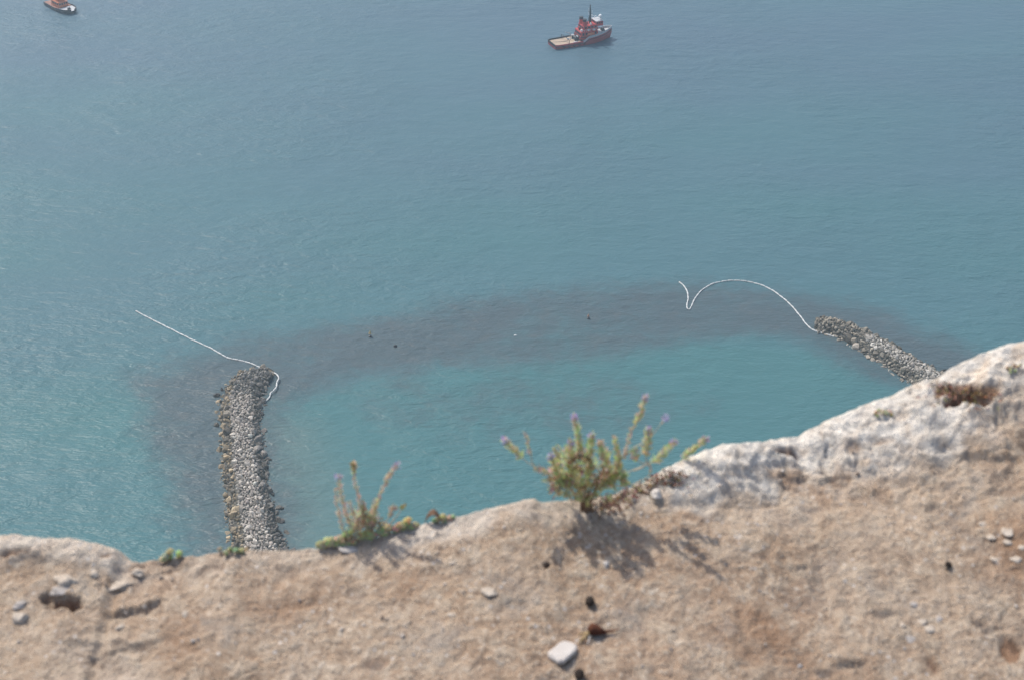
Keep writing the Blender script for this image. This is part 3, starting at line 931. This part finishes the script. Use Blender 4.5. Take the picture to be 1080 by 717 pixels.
b = MB()
for k in range(16):
    a = k * .9
    b.tube([(-7.6 + .9 * math.cos(a), 2.2 + .9 * math.sin(a), 2.0 + k * .025), (-7.6 + .9 * math.cos(a + .9), 2.2 + .9 * math.sin(a + .9), 2.03 + k * .025)], .1, 5)
b.build('rope_coil', M_WHT, tug)
b = MB(); b.tube([(-5.2, 0, 3.0), (-11, -.4, 2.1), (-18.6, .3, 2.6)], .1, 6); b.build('towline', M_BLK, tug)
for x, y, z, sx, sy, sz, mt in ((-1.6, -2.6, 8.0, 1.2, 1.0, 1.2, M_WHT), (-1.4, .3, 8.1, 1.0, 1.3, 1.5, M_BLK), (2.4, -3.4, 8.0, 1.4, .8, 1.1, M_WHT), (5.8, -3.9, 7.8, 1.3, .8, .9, M_WHT), (2.4, 0, 11.0, 1.6, 1.8, 1.2, M_BLK), (4.2, -2.4, 11.0, .9, .9, 1.2, M_WHT), (6.0, 2.3, 11.0, .9, .9, 1.2, M_GREY)):
    b = MB(); b.box((x, y, z), (sx, sy, sz), 0, .9, .1); b.build('ventilator', mt, tug)
b = MB(); b.box((-1.2, 0, 4.4), (3.4, 9.4, .3)); b.box((-2.8, -4.3, 3.2), (.3, .3, 2.4)); b.box((-2.8, 4.3, 3.2), (.3, .3, 2.4)); b.build('gallery', M_BLK, tug)
b = MB(); b.box((-3.6, 4.4, 2.7), (1.8, 1.4, 1.4)); b.build('deck_locker', M_GREY, tug)
b = MB(); b.box((-6.4, -4.9, 2.4), (2.6, .9, .9)); b.build('deck_chest', M_GREY, tug)
b = MB()
for s in (1, -1):
    b.tube([(-10.5, s * 5.3, 1.9), (-10.5, s * 5.3, 4.2)], .16, 6)
b.tube([(-10.5, -5.3, 4.2), (-10.5, 0, 4.7), (-10.5, 5.3, 4.2)], .16, 6)
b.build('tow_bow', M_BLK, tug)
b = MB()
for x in np.linspace(-1.8, 7.4, 8):
    for s in (1, -1):
        b.tube([(x, s * 4.0, 7.35), (x, s * 4.0, 8.4)], .06, 5)
for s in (1, -1):
    b.tube([(-1.8, s * 4.0, 8.4), (7.4, s * 4.0, 8.4)], .06, 5)
b.build('boat_deck_rail', M_WHT, tug)

# --- the dark hulled boat cut by the upper edge of the photo
pb = at(77.5, 15.5)
ang = R(-47)
L2 = 14.0
wb = thing('workboat', 'dark hulled workboat with orange deckhouse and pale foredeck near the top edge', 'boat', (pb.x - math.cos(ang) * L2, pb.y - math.sin(ang) * L2, 0), ang)
hull_parts(wb, [(-14, 4.3, 3.9, 1.5), (-12.5, 4.9, 4.5, 1.5), (0, 5.4, 5.0, 1.5), (6, 5.2, 4.7, 1.7), (10, 4.4, 3.7, 1.9), (12.5, 3.0, 2.3, 2.1), (14, 1.2, .8, 2.2)],
           M_NAVY, M_RUST, M_GREY, M_NAVY, 3.0, .6)
o = house(wb, 'deckhouse', (-1.5, 0, 3.2), (9.5, 6.6, 3.4), M_SALM, 4, 4)
house(wb, 'wheelhouse', (-1.2, 0, 6.0), (4.4, 4.6, 2.4), M_SALM, 4, 3, .94, M_SALM)
b = MB(); b.tube([(-4.8, 0, 4.8), (-5.0, 0, 8.2)], [.9, .75], 12); f = b.build('funnel', M_SALM, wb)
b = MB(); b.tube([(-5.0, 0, 8.2), (-5.05, 0, 9.0)], .78, 12); b.build('funnel_cap', M_BLK, f)
b = MB(); b.tube([(-1.8, 0, 7.0), (-2, 0, 13)], [.22, .1], 8); ms = b.build('mast', M_BLK, wb)
b = MB(); b.tube([(-1.95, -1.4, 10.6), (-1.95, 1.4, 10.6)], .09, 6); b.build('yardarm', M_BLK, ms)
b = MB(); b.tube([(9.4, -.8, 2.6), (9.4, .8, 2.6)], .5, 10); b.box((9.4, 0, 2.15), (1.3, 2.0, .4)); b.build('windlass', M_BLK, wb)
b = MB(); b.tube([(-8.5, -1.3, 2.6), (-8.5, 1.3, 2.6)], .7, 12); b.build('towing_winch', M_BLK, wb)
b = MB(); b.box((6.0, 1.2, 1.95), (1.2, 1.2, .5), 0, 1, .08); b.build('hatch', M_WHT, wb)
# ------------------------------------------------------------------ loose stones on the ledge
def stone_mat(name, a, b_, c_):
    t = NT(name)
    v = t.coord()
    c = t.mix(t.ramp(t.noise(v, 45, 5, .65), .35, .65), a, b_)
    c = t.mix(t.ramp(t.noise(v, 170, 4, .6), .55, .72, 0, .7), c, c_)
    return t.bsdf(c, .9, t.bump(t.noise(v, 220, 4, .7), .0025, 1), spec=.25)
M_PALE = stone_mat('pale_limestone', (.46, .385, .31), (.62, .54, .45), (.36, .28, .21))
M_GRYS = stone_mat('grey_limestone', (.36, .325, .295), (.52, .47, .43), (.25, .21, .18))
M_WHITE = stone_mat('white_marble', (.56, .51, .465), (.66, .61, .56), (.46, .39, .32))
M_DUNG = stone_mat('dark_dropping', (.025, .019, .016), (.06, .045, .036), (.10, .075, .055))
M_BRWN = stone_mat('dry_brown_husk', (.075, .028, .018), (.14, .055, .03), (.20, .10, .05))

PXM = 2.3 / FPX
def stone(px, py, wpx, hpx, mat, label, name='loose_stone', cat='stone', group=None, tall=.6, sink=.56, rot=0.0, rough=.5, chunk=.3, sub=3):
    q = on_rock(px, py)
    s = q.length / FPX
    a, dd = wpx * s / 2, hpx * s / 2 / .66
    hgt = min(a, dd) * tall
    b = MB()
    e = Euler((random.uniform(-.15, .15), random.uniform(-.15, .15), rot))
    wl = q + CAM
    b.rock(wl + Vector((0, 0, hgt * (1 - 2 * sink))), (a, dd, hgt), px * .37 + py, rough, sub, rot=e, chunk=chunk, freq=1.5)
    o = b.build(name, mat, None, wl, smooth=True)
    return tag(o, label, cat, group)

stone(71, 613, 24, 13, M_PALE, 'large pale grey stone half buried above the dark hollow at left', rot=.1)
stone(66, 624, 26, 9, M_GRYS, 'flat grey slab of stone roofing the dark hollow at left', tall=.6, rot=-.1)
stone(21, 651, 19, 13, M_PALE, 'pale rounded stone half buried left of the dark hollow', rot=.4)
stone(22, 637, 18, 8, M_GRYS, 'grey flat stone just above the pale rounded stone at far left', rot=.2)
stone(120, 620, 34, 9, M_PALE, 'long pale stone lying aslant right of the dark hollow', rot=.45)
stone(101, 606, 11, 8, M_PALE, 'small pale stone between the hollow and the left rim', rot=.2)
stone(146, 604, 18, 9, M_PALE, 'pale stone below the green tufts on the left rim', rot=.2)
stone(196, 648, 9, 6, M_PALE, 'small pale pebble alone right of the dark scarp at left')
stone(127, 661, 11, 6, M_PALE, 'small pale stone just under the dark scarp at left')
stone(692, 524, 12, 10, M_WHITE, 'bright white stone in the brown litter right of the flowering herb', tall=.8, sink=.2, chunk=.35)
stone(668, 526, 11, 7, M_PALE, 'cream stone between the flowering herb and the bright white stone')
stone(672, 511, 9, 5, M_PALE, 'small cream stone on the rim above the brown litter')
stone(639, 596, 8, 6, M_WHITE, 'tiny white pebble alone below the flowering herb', tall=.8)
stone(476, 649, 9, 5, M_PALE, 'small flat pale chip on bare rock, lower middle left')
stone(516, 625, 20, 9, M_PALE, 'flat pale flake bedded in the bare rock in the middle', tall=.2, sink=.35, rot=-.4)
stone(477, 594, 9, 4, M_PALE, 'thin pale flake on the bare rock below the dark curled leaf', tall=.3)
stone(372, 580, 26, 9, M_WHITE, 'whitish stone set in the rim under the low green succulents', tall=.4, rot=.1)
for k, (px, py, a, h_) in enumerate([(1035, 552, 10, 7), (1062, 561, 13, 9), (1063, 572, 12, 6), (1046, 566, 9, 6), (1049, 590, 12, 6), (1072, 590, 13, 6), (1078, 577, 8, 6)]):
    stone(px, py, a, h_, M_PALE, 'pale stone chip in the cluster of chips at the right edge', name='stone_chip', group='pale stone chips at the right edge', tall=.4, sink=.55)
for k, (px, py, a, h_) in enumerate([(965, 637, 11, 6), (972, 655, 11, 7), (990, 652, 10, 6), (981, 663, 12, 7), (960, 675, 12, 7), (951, 660, 8, 5)]):
    stone(px, py, a, h_, M_PALE if k % 2 else M_GRYS, 'pale stone chip in the small cluster low on the right', name='stone_chip', group='pale stone chips low on the right', tall=.4, rot=.4)

# grit lying loose in patches over the ledge
b = MB()
for k in range(1500):
    x = random.uniform(-.9, .9); y = random.uniform(1.55, 2.4)
    ye_, _, _, _ = edge(x)
    if y > ye_ - .02 or noise.noise(Vector((x * 5, y * 5, 3.7))) < random.uniform(-.05, .45):
        continue
    r_g = .0011 + .0028 * random.random() ** 3
    b.col = random.choice([(.58, .50, .42), (.46, .37, .29), (.66, .60, .54), (.30, .23, .18), (.40, .36, .33)])
    b.rock(CAM + Vector((x, y, ground(x, y) + r_g * .35)), (r_g * 1.3, r_g, r_g * .75), k, .3, 1)
t = NT('grit_stone')
M_GRIT = t.bsdf(t.mix(t.ramp(t.noise(t.coord(), 500, 2), .4, .6, 0, .3), t.attr('tint'), (.3, .25, .2)), .9)
tag(b.build('grit', M_GRIT, None, CAM + Vector((0, 2, ZF))), 'loose sandy grit scattered in patches over the rock ledge', 'grit', kind='stuff')

# droppings
stone(622, 638, 10, 8, M_DUNG, 'round black goat dropping above the brown husk', name='dropping', cat='dropping', tall=.95, sink=.05, rough=.12, chunk=0)
stone(611, 714, 11, 9, M_DUNG, 'round dark dropping at the bottom edge below the white flat stone', name='dropping', cat='dropping', tall=.95, sink=.05, rough=.12, chunk=0)
stone(577, 597, 6, 5, M_DUNG, 'small dark dropping lying in a pit below the rim', name='dropping', cat='dropping', tall=.8, sink=.15, rough=.15, chunk=0)
stone(999.5, 599, 7, 4.5, M_DUNG, 'tiny dark dropping alone on the bare rock at right', name='dropping', cat='dropping', tall=.8, sink=.1, rough=.15, chunk=0)

# the flat white stone: a thick rounded lozenge
q = on_rock(593, 688) + CAM
def slab(name, px_outline, thick, mat, label, cat, lift=0.0):
    pts = []
    c0 = sum((on_rock(*p) for p in px_outline), Vector()) / len(px_outline)
    z = c0.z + .002 + lift
    out = []
    n = len(px_outline)
    for i in range(n):                       # Chaikin corner rounding
        a, b2 = Vector(px_outline[i]), Vector(px_outline[(i + 1) % n])
        out += [a.lerp(b2, .17), a.lerp(b2, .5) + Vector((random.uniform(-.6, .6), random.uniform(-.6, .6))), a.lerp(b2, .83)]
    W2 = []
    for a in out:
        r3 = ray(a.x, a.y); W2.append(r3 * ((z + thick * .5) / r3.z))
    cc = sum(W2, Vector()) / len(W2)
    b = MB(); vs = []
    for zz, k in ((-thick * .5, .93), (0.0, 1.0), (thick * .5, 1.0), (thick * .85, .94), (thick, .82)):
        for p in W2:
            vs.append(CAM + Vector((cc.x + (p.x - cc.x) * k, cc.y + (p.y - cc.y) * k, z + zz + .0006 * noise.noise(p * 60))))
    m = len(W2)
    fs = [(r2 * m + i, r2 * m + (i + 1) % m, (r2 + 1) * m + (i + 1) % m, (r2 + 1) * m + i) for r2 in range(4) for i in range(m)]
    fs.append(tuple(range(4 * m, 5 * m)))
    b.add(vs, fs)
    return tag(b.build(name, mat, None, CAM + c0, smooth=False), label, cat)
slab('flat_stone', [(575, 690), (593, 675), (608, 679), (609, 685), (592, 700)], .006, M_WHITE, 'flat lozenge of smooth white stone at bottom centre', 'stone')

# the dry husk beside it
q = on_rock(627, 671)
hk = thing('dry_husk', 'shrivelled dark brown husk with a pointed stalk beside the white flat stone', 'husk', q + CAM)
def opx(px, py, up=0.0):
    p = on_rock(px, py)
    return p + CAM + Vector((0, 0, up))
b = MB()
b.tube([opx(620.5, 667, .007), opx(623, 668, .009), opx(628, 669.5, .008), opx(634, 669.5, .006), opx(640, 669, .005)], [.003, .0095, .0085, .0055, .0025], 10)
for v_i in range(len(b.v)):
    v3 = Vector(b.v[v_i]); b.v[v_i] = tuple(v3 + Vector((1, 1, 1)) * .0012 * noise.noise((v3 - CAM) * 160))
b.build('pod', M_BRWN, hk, hk.location, smooth=True)
b = MB(); b.tube([opx(639, 669, .005), opx(646, 668.5, .006), opx(653, 667.5, .008)], [.0025, .0018, .0008], 6); b.build('stalk', M_BRWN, hk, hk.location)
M_STRAW = stone_mat('straw', (.46, .33, .17), (.60, .47, .28), (.30, .19, .09))
b = MB()
for k in range(7):
    a = (random.uniform(617, 622), random.uniform(666, 674)); e = (random.uniform(609, 617), random.uniform(670, 680))
    b.tube([opx(*a, .006), opx(*e, .002)], [.0016, .0008], 5)
b.build('frayed_sepal', M_STRAW, hk, hk.location)
b = MB(); b.tube([opx(622, 673, .006), opx(620, 682, .003)], [.0012, .0009], 6); b.build('pale_straw', M_WHITE, hk, hk.location)

# ------------------------------------------------------------------ plants
M_LEAF = tinted('herb_leaf', .7, .03, 260, .3, .58)
M_STEM = tinted('plant_stem', .8, .35, 300, .2)
M_FLOW = tinted('flower_petal', .7, .05, 400, .2, .45)
M_SUCC = tinted('succulent_leaf', .6, .05, 120, .3, .25)
GREEN = [(.60, .62, .34), (.66, .66, .38), (.71, .69, .43), (.57, .60, .33), (.72, .69, .48)]
STRAW = [(.68, .58, .44), (.62, .51, .37), (.74, .65, .52), (.55, .45, .33)]
DEAD = [(.26, .16, .10), (.34, .22, .14), (.20, .12, .08)]
VIOL = [(.55, .48, .76), (.62, .55, .80), (.50, .43, .70)]
PINK = [(.70, .52, .47)]

def curve(pts, n=10):
    return polyline(pts, 1e9) if False else [p for p in _dense(pts, n)]
def _dense(P, n):
    P = [Vector(p) for p in P]
    out = []
    for i in range(len(P) - 1):
        a, b = P[max(i - 1, 0)], P[i]
        c_, d = P[i + 1], P[min(i + 2, len(P) - 1)]
        for k in range(n):
            s = k / n
            out.append(.5 * ((2 * b) + (c_ - a) * s + (2 * a - 5 * b + 4 * c_ - d) * s * s + (3 * b - a - 3 * c_ + d) * s ** 3))
    out.append(P[-1])
    return out

def spike(root, px, depth, leaf_from, cols, stem_col, flower=None, L=.0115, W_=.0040, dens=1.0, stem_r=.0011, ddepth=0.0, name='leafy_spike', spread=.75):
    """one stalk: woody stem below, a dense sleeve of small leaves above leaf_from (0..1), an optional flower head"""
    n = len(px)
    P = [at_depth(p[0], p[1], depth + ddepth * i / (n - 1)) for i, p in enumerate(px)]
    path = _dense(P, 8)
    b = MB(); b.col = stem_col
    b.tube(path, [stem_r * (1 - .6 * i / len(path)) for i in range(len(path))], 6)
    st = b.build('stem', M_STEM, root, root.location)
    lens = [0]
    for a, c_ in zip(path, path[1:]): lens.append(lens[-1] + (c_ - a).length)
    T = lens[-1]
    b = MB()
    start = leaf_from * T
    nn = int((T - start) / .00062 * dens) + 3
    for k in range(nn):
        s = start + (T - start) * (k + random.random()) / nn
        i = min(max(0, int(np.searchsorted(lens, s)) - 1), len(path) - 2)
        f = (s - lens[i]) / max(1e-6, lens[i + 1] - lens[i])
        p = path[i].lerp(path[i + 1], f)
        ax = (path[i + 1] - path[i]).normalized()
        e = Vector((random.gauss(0, 1), random.gauss(0, 1), random.gauss(0, 1)))
        e = (e - ax * e.dot(ax)).normalized()
        u = s / T
        d = ax * random.uniform(.45, 1.1) + e * spread
        b.col = tuple(x * random.uniform(.75, 1.25) for x in random.choice(cols))
        b.leaf(p + e * .0006, d, L * 1.15 * random.uniform(.65, 1.2) * (1.1 - .45 * max(0, u - .7) / .3), W_ * random.uniform(.8, 1.2))
    if b.v:
        lf = b.build(name, M_LEAF, root, root.location)
        if flower:
            b = MB(); tip = path[-1]; ax = (path[-1] - path[-3]).normalized()
            for k in range(20):
                b.col = tuple(x * random.uniform(.8, 1.25) for x in random.choice(flower))
                e = Vector((random.gauss(0, 1), random.gauss(0, 1), random.gauss(0, 1))).normalized()
                b.leaf(tip - ax * random.uniform(0, .007) + e * .0018, ax * .8 + e, .0075, .0036, bend=.3)
            b.build('flower_head', M_FLOW, lf, root.location)

def clump(root, px, py, rx, ry, depth, n, cols, L, W_, name='leaf_clump', mat=None, up=.3):
    b = MB()
    c0 = at_depth(px, py, depth)
    s = (c0 - CAM).length / FPX
    for k in range(n):
        e = Vector((random.gauss(0, 1), random.gauss(0, 1), random.gauss(0, 1))).normalized()
        r3 = random.random() ** .45
        p = c0 + Vector((e.x * rx * s * r3, e.y * rx * s * .7 * r3, e.z * ry * s / .8 * r3))
        b.col = tuple(x * random.uniform(.7, 1.25) for x in random.choice(cols))
        b.leaf(p, e * .8 + Vector((0, 0, up + random.uniform(-.2, .4))), L * random.uniform(.6, 1.2), W_ * random.uniform(.8, 1.2))
    return b.build(name, mat or M_LEAF, root, root.location)

# --- the flowering herb
base = on_rock(617, 539)
hb_ = thing('flowering_herb', 'bushy grey green herb with small violet flowers rooted on the rim in the middle', 'plant', base + CAM)
D = base.y
b = MB()
for k in range(9):
    b.col = random.choice(DEAD)
    e = (random.uniform(596, 642), random.uniform(497, 516))
    b.tube(_dense([base + CAM + Vector((random.uniform(-.008, .008), random.uniform(-.006, .006), -.004)), at_depth((617 * 2 + e[0]) / 3 + random.uniform(-3, 3), 522, D), at_depth(*e, D + random.uniform(-.03, .03))], 5), [.0034 - .0002 * i for i in range(11)], 7)
b.build('woody_base', M_STEM, hb_, hb_.location)
S = spike
S(hb_, [(612, 525), (590, 503), (566, 493), (550, 482), (532, 463)], D, .72, GREEN, STRAW[0], VIOL, ddepth=-.01)
S(hb_, [(566, 494), (561, 486), (558, 470), (553, 455)], D, .35, STRAW, STRAW[1], None, L=.006, dens=.35, ddepth=.01)
S(hb_, [(595, 505), (578, 499), (565, 493)], D - .01, .55, STRAW, STRAW[0], None, L=.009)
S(hb_, [(614, 528), (608, 505), (611, 475), (610, 458), (605, 439)], D, .60, GREEN, GREEN[0], VIOL, L=.009)
S(hb_, [(618, 528), (622, 500), (622, 478), (624, 458)], D + .01, .3, GREEN, GREEN[0], VIOL)
S(hb_, [(614, 528), (604, 500), (600, 482), (603, 465)], D - .02, .35, GREEN, GREEN[0], VIOL)
S(hb_, [(612, 528), (594, 505), (585, 490), (580, 480)], D - .02, .3, GREEN, GREEN[1], VIOL, L=.010)
S(hb_, [(614, 530), (600, 515), (590, 495), (586, 472)], D + .02, .3, GREEN, GREEN[1], None, L=.010)
S(hb_, [(618, 530), (636, 505), (640, 488), (633, 466)], D - .01, .45, GREEN, GREEN[1], PINK, L=.010)
S(hb_, [(618, 530), (645, 508), (652, 490), (648, 462)], D + .01, .4, GREEN + STRAW, GREEN[1], None, L=.009)
S(hb_, [(620, 528), (634, 512), (645, 500), (655, 495)], D, .3, GREEN, GREEN[1], None)
S(hb_, [(618, 528), (640, 505), (658, 480), (662, 468), (665, 455), (671, 446)], D + .01, .55, STRAW, STRAW[0], None, L=.006, dens=.55)
S(hb_, [(665, 457), (670, 447), (676, 432), (681, 418)], D + .01, .25, GREEN + STRAW[:1], STRAW[0], [(.56, .50, .66)], L=.0075)
S(hb_, [(620, 524), (645, 506), (668, 495), (688, 487), (700, 477), (712, 465)], D, .68, GREEN, STRAW[0], [(.56, .50, .66)], ddepth=.02)
S(hb_, [(668, 496), (680, 490), (682, 472), (684, 452)], D + .01, .42, GREEN, STRAW[0], VIOL)
S(hb_, [(655, 480), (672, 470), (688, 458), (702, 440)], D + .01, .85, STRAW, STRAW[2], [(.56, .50, .66)], L=.003, dens=.2)
S(hb_, [(680, 490), (672, 484), (669, 474)], D, .35, GREEN + STRAW, STRAW[0], None, dens=.7)
S(hb_, [(640, 510), (662, 512), (685, 500), (683, 486)], D - .005, .75, STRAW, STRAW[0], None, L=.005, dens=.4)
S(hb_, [(670, 512), (660, 508), (655, 500)], D, .2, GREEN, GREEN[0], None)
clump(hb_, 600, 490, 19, 19, D, 190, GREEN + STRAW[:1], .012, .0042)
clump(hb_, 628, 492, 20, 20, D + .01, 180, GREEN, .012, .0042)
clump(hb_, 612, 508, 18, 12, D, 110, GREEN + STRAW, .012, .004)
clump(hb_, 590, 510, 9, 12, D - .01, 120, STRAW + DEAD, .011, .004, 'withered_leaves')
clump(hb_, 612, 487, 10, 9, D - .03, 90, DEAD + STRAW[1:2], .010, .004, 'withered_leaves')
clump(hb_, 632, 500, 9, 7, D - .03, 60, DEAD + STRAW, .010, .004, 'withered_leaves')

clump(hb_, 588, 505, 11, 11, D - .01, 110, STRAW + GREEN, .013, .0045)
clump(hb_, 602, 514, 13, 9, D - .02, 120, STRAW[:1] + GREEN, .013, .0045)
clump(hb_, 634, 514, 14, 8, D, 100, GREEN, .012, .0042)
clump(hb_, 648, 503, 10, 8, D, 80, GREEN, .012, .0042)
clump(hb_, 620, 524, 8, 6, D - .01, 60, GREEN, .012, .0042)

q = on_rock(719, 484)
sh = thing('lone_shoot', 'single short green shoot leaning right behind the pale rim, right of the flowering herb', 'plant', q + CAM)
S(sh, [(717, 487), (724, 479), (734, 471), (745, 462)], q.y, .12, GREEN, GREEN[0], [(.56, .50, .66)], L=.0085)

# --- brown litter round its foot
b = MB()
for k in range(520):
    u = random.random()
    px = 622 + u * 100 + random.gauss(0, 6); py = 537 - u * 34 + random.gauss(0, 5.5) + 4 * math.sin(u * 7)
    p = on_rock(px, py)
    b.col = tuple(x * random.uniform(.6, 1.4) for x in random.choice(DEAD + [(.26, .15, .09)]))
    b.leaf(p + CAM + Vector((0, 0, random.uniform(.0005, .004))), (random.gauss(0, 1), random.gauss(0, 1), random.gauss(0, .25)), random.uniform(.004, .010), random.uniform(.002, .005))
o = b.build('dry_litter', M_STEM, None, base + CAM)
tag(o, 'brown dead leaf litter spread right of the flowering herb', 'litter', kind='stuff')

b = MB()
for k in range(330):
    px = random.gauss(1016, 19); py = 419 + (px - 1016) * .12 + random.gauss(0, 5.5)
    p = on_rock(px, py)
    b.col = tuple(x * random.uniform(.6, 1.5) for x in random.choice(DEAD + [(.30, .17, .09)]))
    b.leaf(p + CAM + Vector((0, 0, random.uniform(.0005, .003))), (random.gauss(0, 1), random.gauss(0, 1), random.gauss(0, .25)), random.uniform(.005, .013), random.uniform(.002, .004))
q = on_rock(1016, 419)
tag(b.build('dry_litter', M_STEM, None, q + CAM), 'rusty brown dead litter caught in the crevice of the pale rim at upper right', 'litter', kind='stuff')

# --- the dry stalks and the succulents at their foot
q = on_rock(385, 566)
dp = thing('dry_stalks', 'sparse straw coloured stalks with fuzzy tips standing behind the low succulents', 'plant', q + CAM)
D2 = q.y + .01
S(dp, [(372, 567), (366, 545), (360, 522), (357, 501)], D2, .25, STRAW + GREEN[4:], STRAW[0], [(.56, .50, .66)], L=.006, dens=.55)
S(dp, [(364, 566), (359, 548), (355, 530), (354, 514)], D2, .15, STRAW, STRAW[1], None, L=.006, dens=.35)
S(dp, [(378, 566), (381, 545), (379, 528), (374, 508), (373, 491)], D2 + .01, .42, STRAW + PINK, STRAW[1], None, L=.0055, dens=.45)
S(dp, [(373.5, 500), (373, 494), (373, 488)], D2 + .01, 0, GREEN[2:], GREEN[2], [(.42, .38, .2)], L=.006, dens=.9)
S(dp, [(384, 564), (392, 543), (398, 527), (403, 516)], D2, .25, STRAW + GREEN[2:], STRAW[0], None, L=.0065, dens=.6)
S(dp, [(401, 520), (406, 509), (412, 499), (419, 490)], D2, .2, STRAW, STRAW[0], [(.56, .50, .66)], L=.006, dens=.75)
S(dp, [(388, 562), (394, 540), (397, 526)], D2 - .01, .3, GREEN[2:] + STRAW, STRAW[0], None, L=.008, dens=.8)
S(dp, [(380, 564), (384, 540), (382, 528)], D2, .2, STRAW + DEAD + PINK, STRAW[1], None, L=.007, dens=.6)
S(dp, [(404, 556), (411, 543), (415, 534)], D2, .5, [(.52, .42, .36)], STRAW[0], [(.55, .45, .40)], L=.006, dens=.7)
S(dp, [(408, 556), (420, 542), (426, 532)], D2, .8, [(.42, .34, .1)], STRAW[0], None, L=.006, dens=.9)
S(dp, [(374, 562), (377, 550), (371, 538), (368, 528)], D2 - .005, .1, STRAW, STRAW[0], None, L=.006, dens=.4)
clump(dp, 380, 550, 14, 12, D2, 260, STRAW + GREEN[3:], .010, .0036, 'withered_leaves')
clump(dp, 396, 553, 8, 8, D2, 120, STRAW + DEAD, .009, .0034, 'withered_leaves')

def succulent(label, px_line, n, r=6, name='succulent_cushion', cat='plant', cols=((.58, .59, .30), (.64, .63, .34), (.52, .54, .27), (.68, .62, .40)), L=.011):
    q = on_rock(*px_line[len(px_line) // 2][:2])
    root = thing(name, label, cat, q + CAM)
    b = MB(); sb = MB(); sb.col = DEAD[1]
    for k in range(n):
        a = random.choice(px_line)
        p = on_rock(a[0] + random.uniform(-r, r), a[1] + random.uniform(-2, 5)) + CAM
        p.z += random.random() ** 1.5 * (a[2] * 1.25 + 1) * PXM / .8 * (.5 + .9 * abs(math.sin(a[0] * 1.3)))
        sb.tube([p - Vector((0, 0, .012)), p], .0012, 5)
        cl_ = tuple(x * random.uniform(.8, 1.25) for x in random.choice(cols)); lk = random.uniform(.7, 1.35)
        for j in range(13):                    # a rosette of plump leaves
            ph = j * 2.4
            tl = .25 + .9 * (j / 13)
            d = Vector((math.cos(ph) * tl, math.sin(ph) * tl, 1.1 - .7 * j / 13)).normalized()
            b.col = tuple(x * random.uniform(.8, 1.25) for x in cl_)
            b.tube([p, p + d * L * .35 * lk, p + d * L * .75 * lk, p + d * L * lk], [.0008, .0018 * lk, .0021 * lk, .0006], 5)
    b.build('leaf_rosettes', M_SUCC, root, root.location, smooth=True)
    sb.build('stem', M_STEM, root, root.location)
    return root
succulent('bright green succulent cushion on the rim at the left foot of the dry stalks', [(343, 572, 3), (350, 568, 7), (358, 566, 8), (367, 563, 9), (376, 561, 9), (382, 559, 8), (364, 570, 4), (390, 558, 5), (354, 571, 4)], 64, L=.0075)
succulent('second green succulent cushion on the rim, right of the dry stalks', [(403, 556, 5), (411, 553, 7), (419, 550, 7), (427, 549, 6), (435, 549, 3)], 44, L=.0072, cols=((.56, .58, .30), (.62, .60, .32), (.50, .52, .26), (.60, .48, .30)))
succulent('small green sprig on the rim beside the dark curled leaf', [(470, 546, 3), (476, 543, 3), (460, 549, 2)], 9, r=3, cols=((.52, .50, .26), (.56, .50, .28)), L=.006)
succulent('bright yellow green tuft on the rim at left, the larger of two', [(174, 584, 5), (177, 582, 5)], 7, r=4, cols=((.54, .56, .28), (.60, .60, .32)), L=.0075)
succulent('bright yellow green tuft on the rim at left, the smaller of two', [(189, 585, 3)], 4, r=2, cols=((.54, .56, .28), (.60, .60, .32)), L=.006)
succulent('thin olive moss patch on the rim before the left breakwater', [(236, 582, 2), (246, 581, 2), (256, 581, 1)], 10, r=5, name='moss_patch', cat='moss', cols=((.46, .44, .20), (.40, .37, .18)), L=.005)
succulent('yellow green moss patch in the hollow under the pale rim at right', [(922, 438, 1), (930, 436, 2), (938, 434, 1)], 16, r=5, name='moss_patch', cat='moss', cols=((.50, .44, .27), (.54, .48, .30)), L=.003)
succulent('yellow green moss patch near the top of the pale rim at the right edge', [(1066, 389, 1), (1071, 386, 2)], 12, r=5, name='moss_patch', cat='moss', cols=((.50, .44, .27), (.54, .48, .30)), L=.003)

# the curled dead leaf
q = on_rock(457, 549)
b = MB()
for k, (dx, up) in enumerate([(-4, .0), (0, .012), (4, .016), (8, .010), (12, .003)]):
    pass
g = []
nu, nv = 9, 5
for i in range(nu):
    for j in range(nv):
        u, v_ = i / (nu - 1), j / (nv - 1) - .5
        g.append(q + CAM + Vector(((u - .5) * .026, v_ * .016 * math.sin(math.pi * (u * .9 + .05)), .016 * math.sin(math.pi * u) ** .8 + .014 * v_ * v_ * 4 * .4 + .001 * noise.noise(Vector((u * 5, v_ * 5, 1))))))
fs = [(i * nv + j, i * nv + j + 1, (i + 1) * nv + j + 1, (i + 1) * nv + j) for i in range(nu - 1) for j in range(nv - 1)]
lf = thing('curled_leaf', 'dark brown curled dead leaf on the rim right of the succulents', 'leaf', q + CAM)
b.col = DEAD[2]; b.add(g, fs)
bl = b.build('leaf_blade', M_STEM, lf, lf.location, smooth=True)
md = bl.modifiers.new('thickness', 'SOLIDIFY'); md.thickness = .0012
b = MB(); b.col = DEAD[0]; b.tube([q + CAM + Vector((.012, 0, .002)), q + CAM + Vector((.022, .004, .001))], [.0011, .0007], 6); b.build('stalk', M_STEM, lf, lf.location)
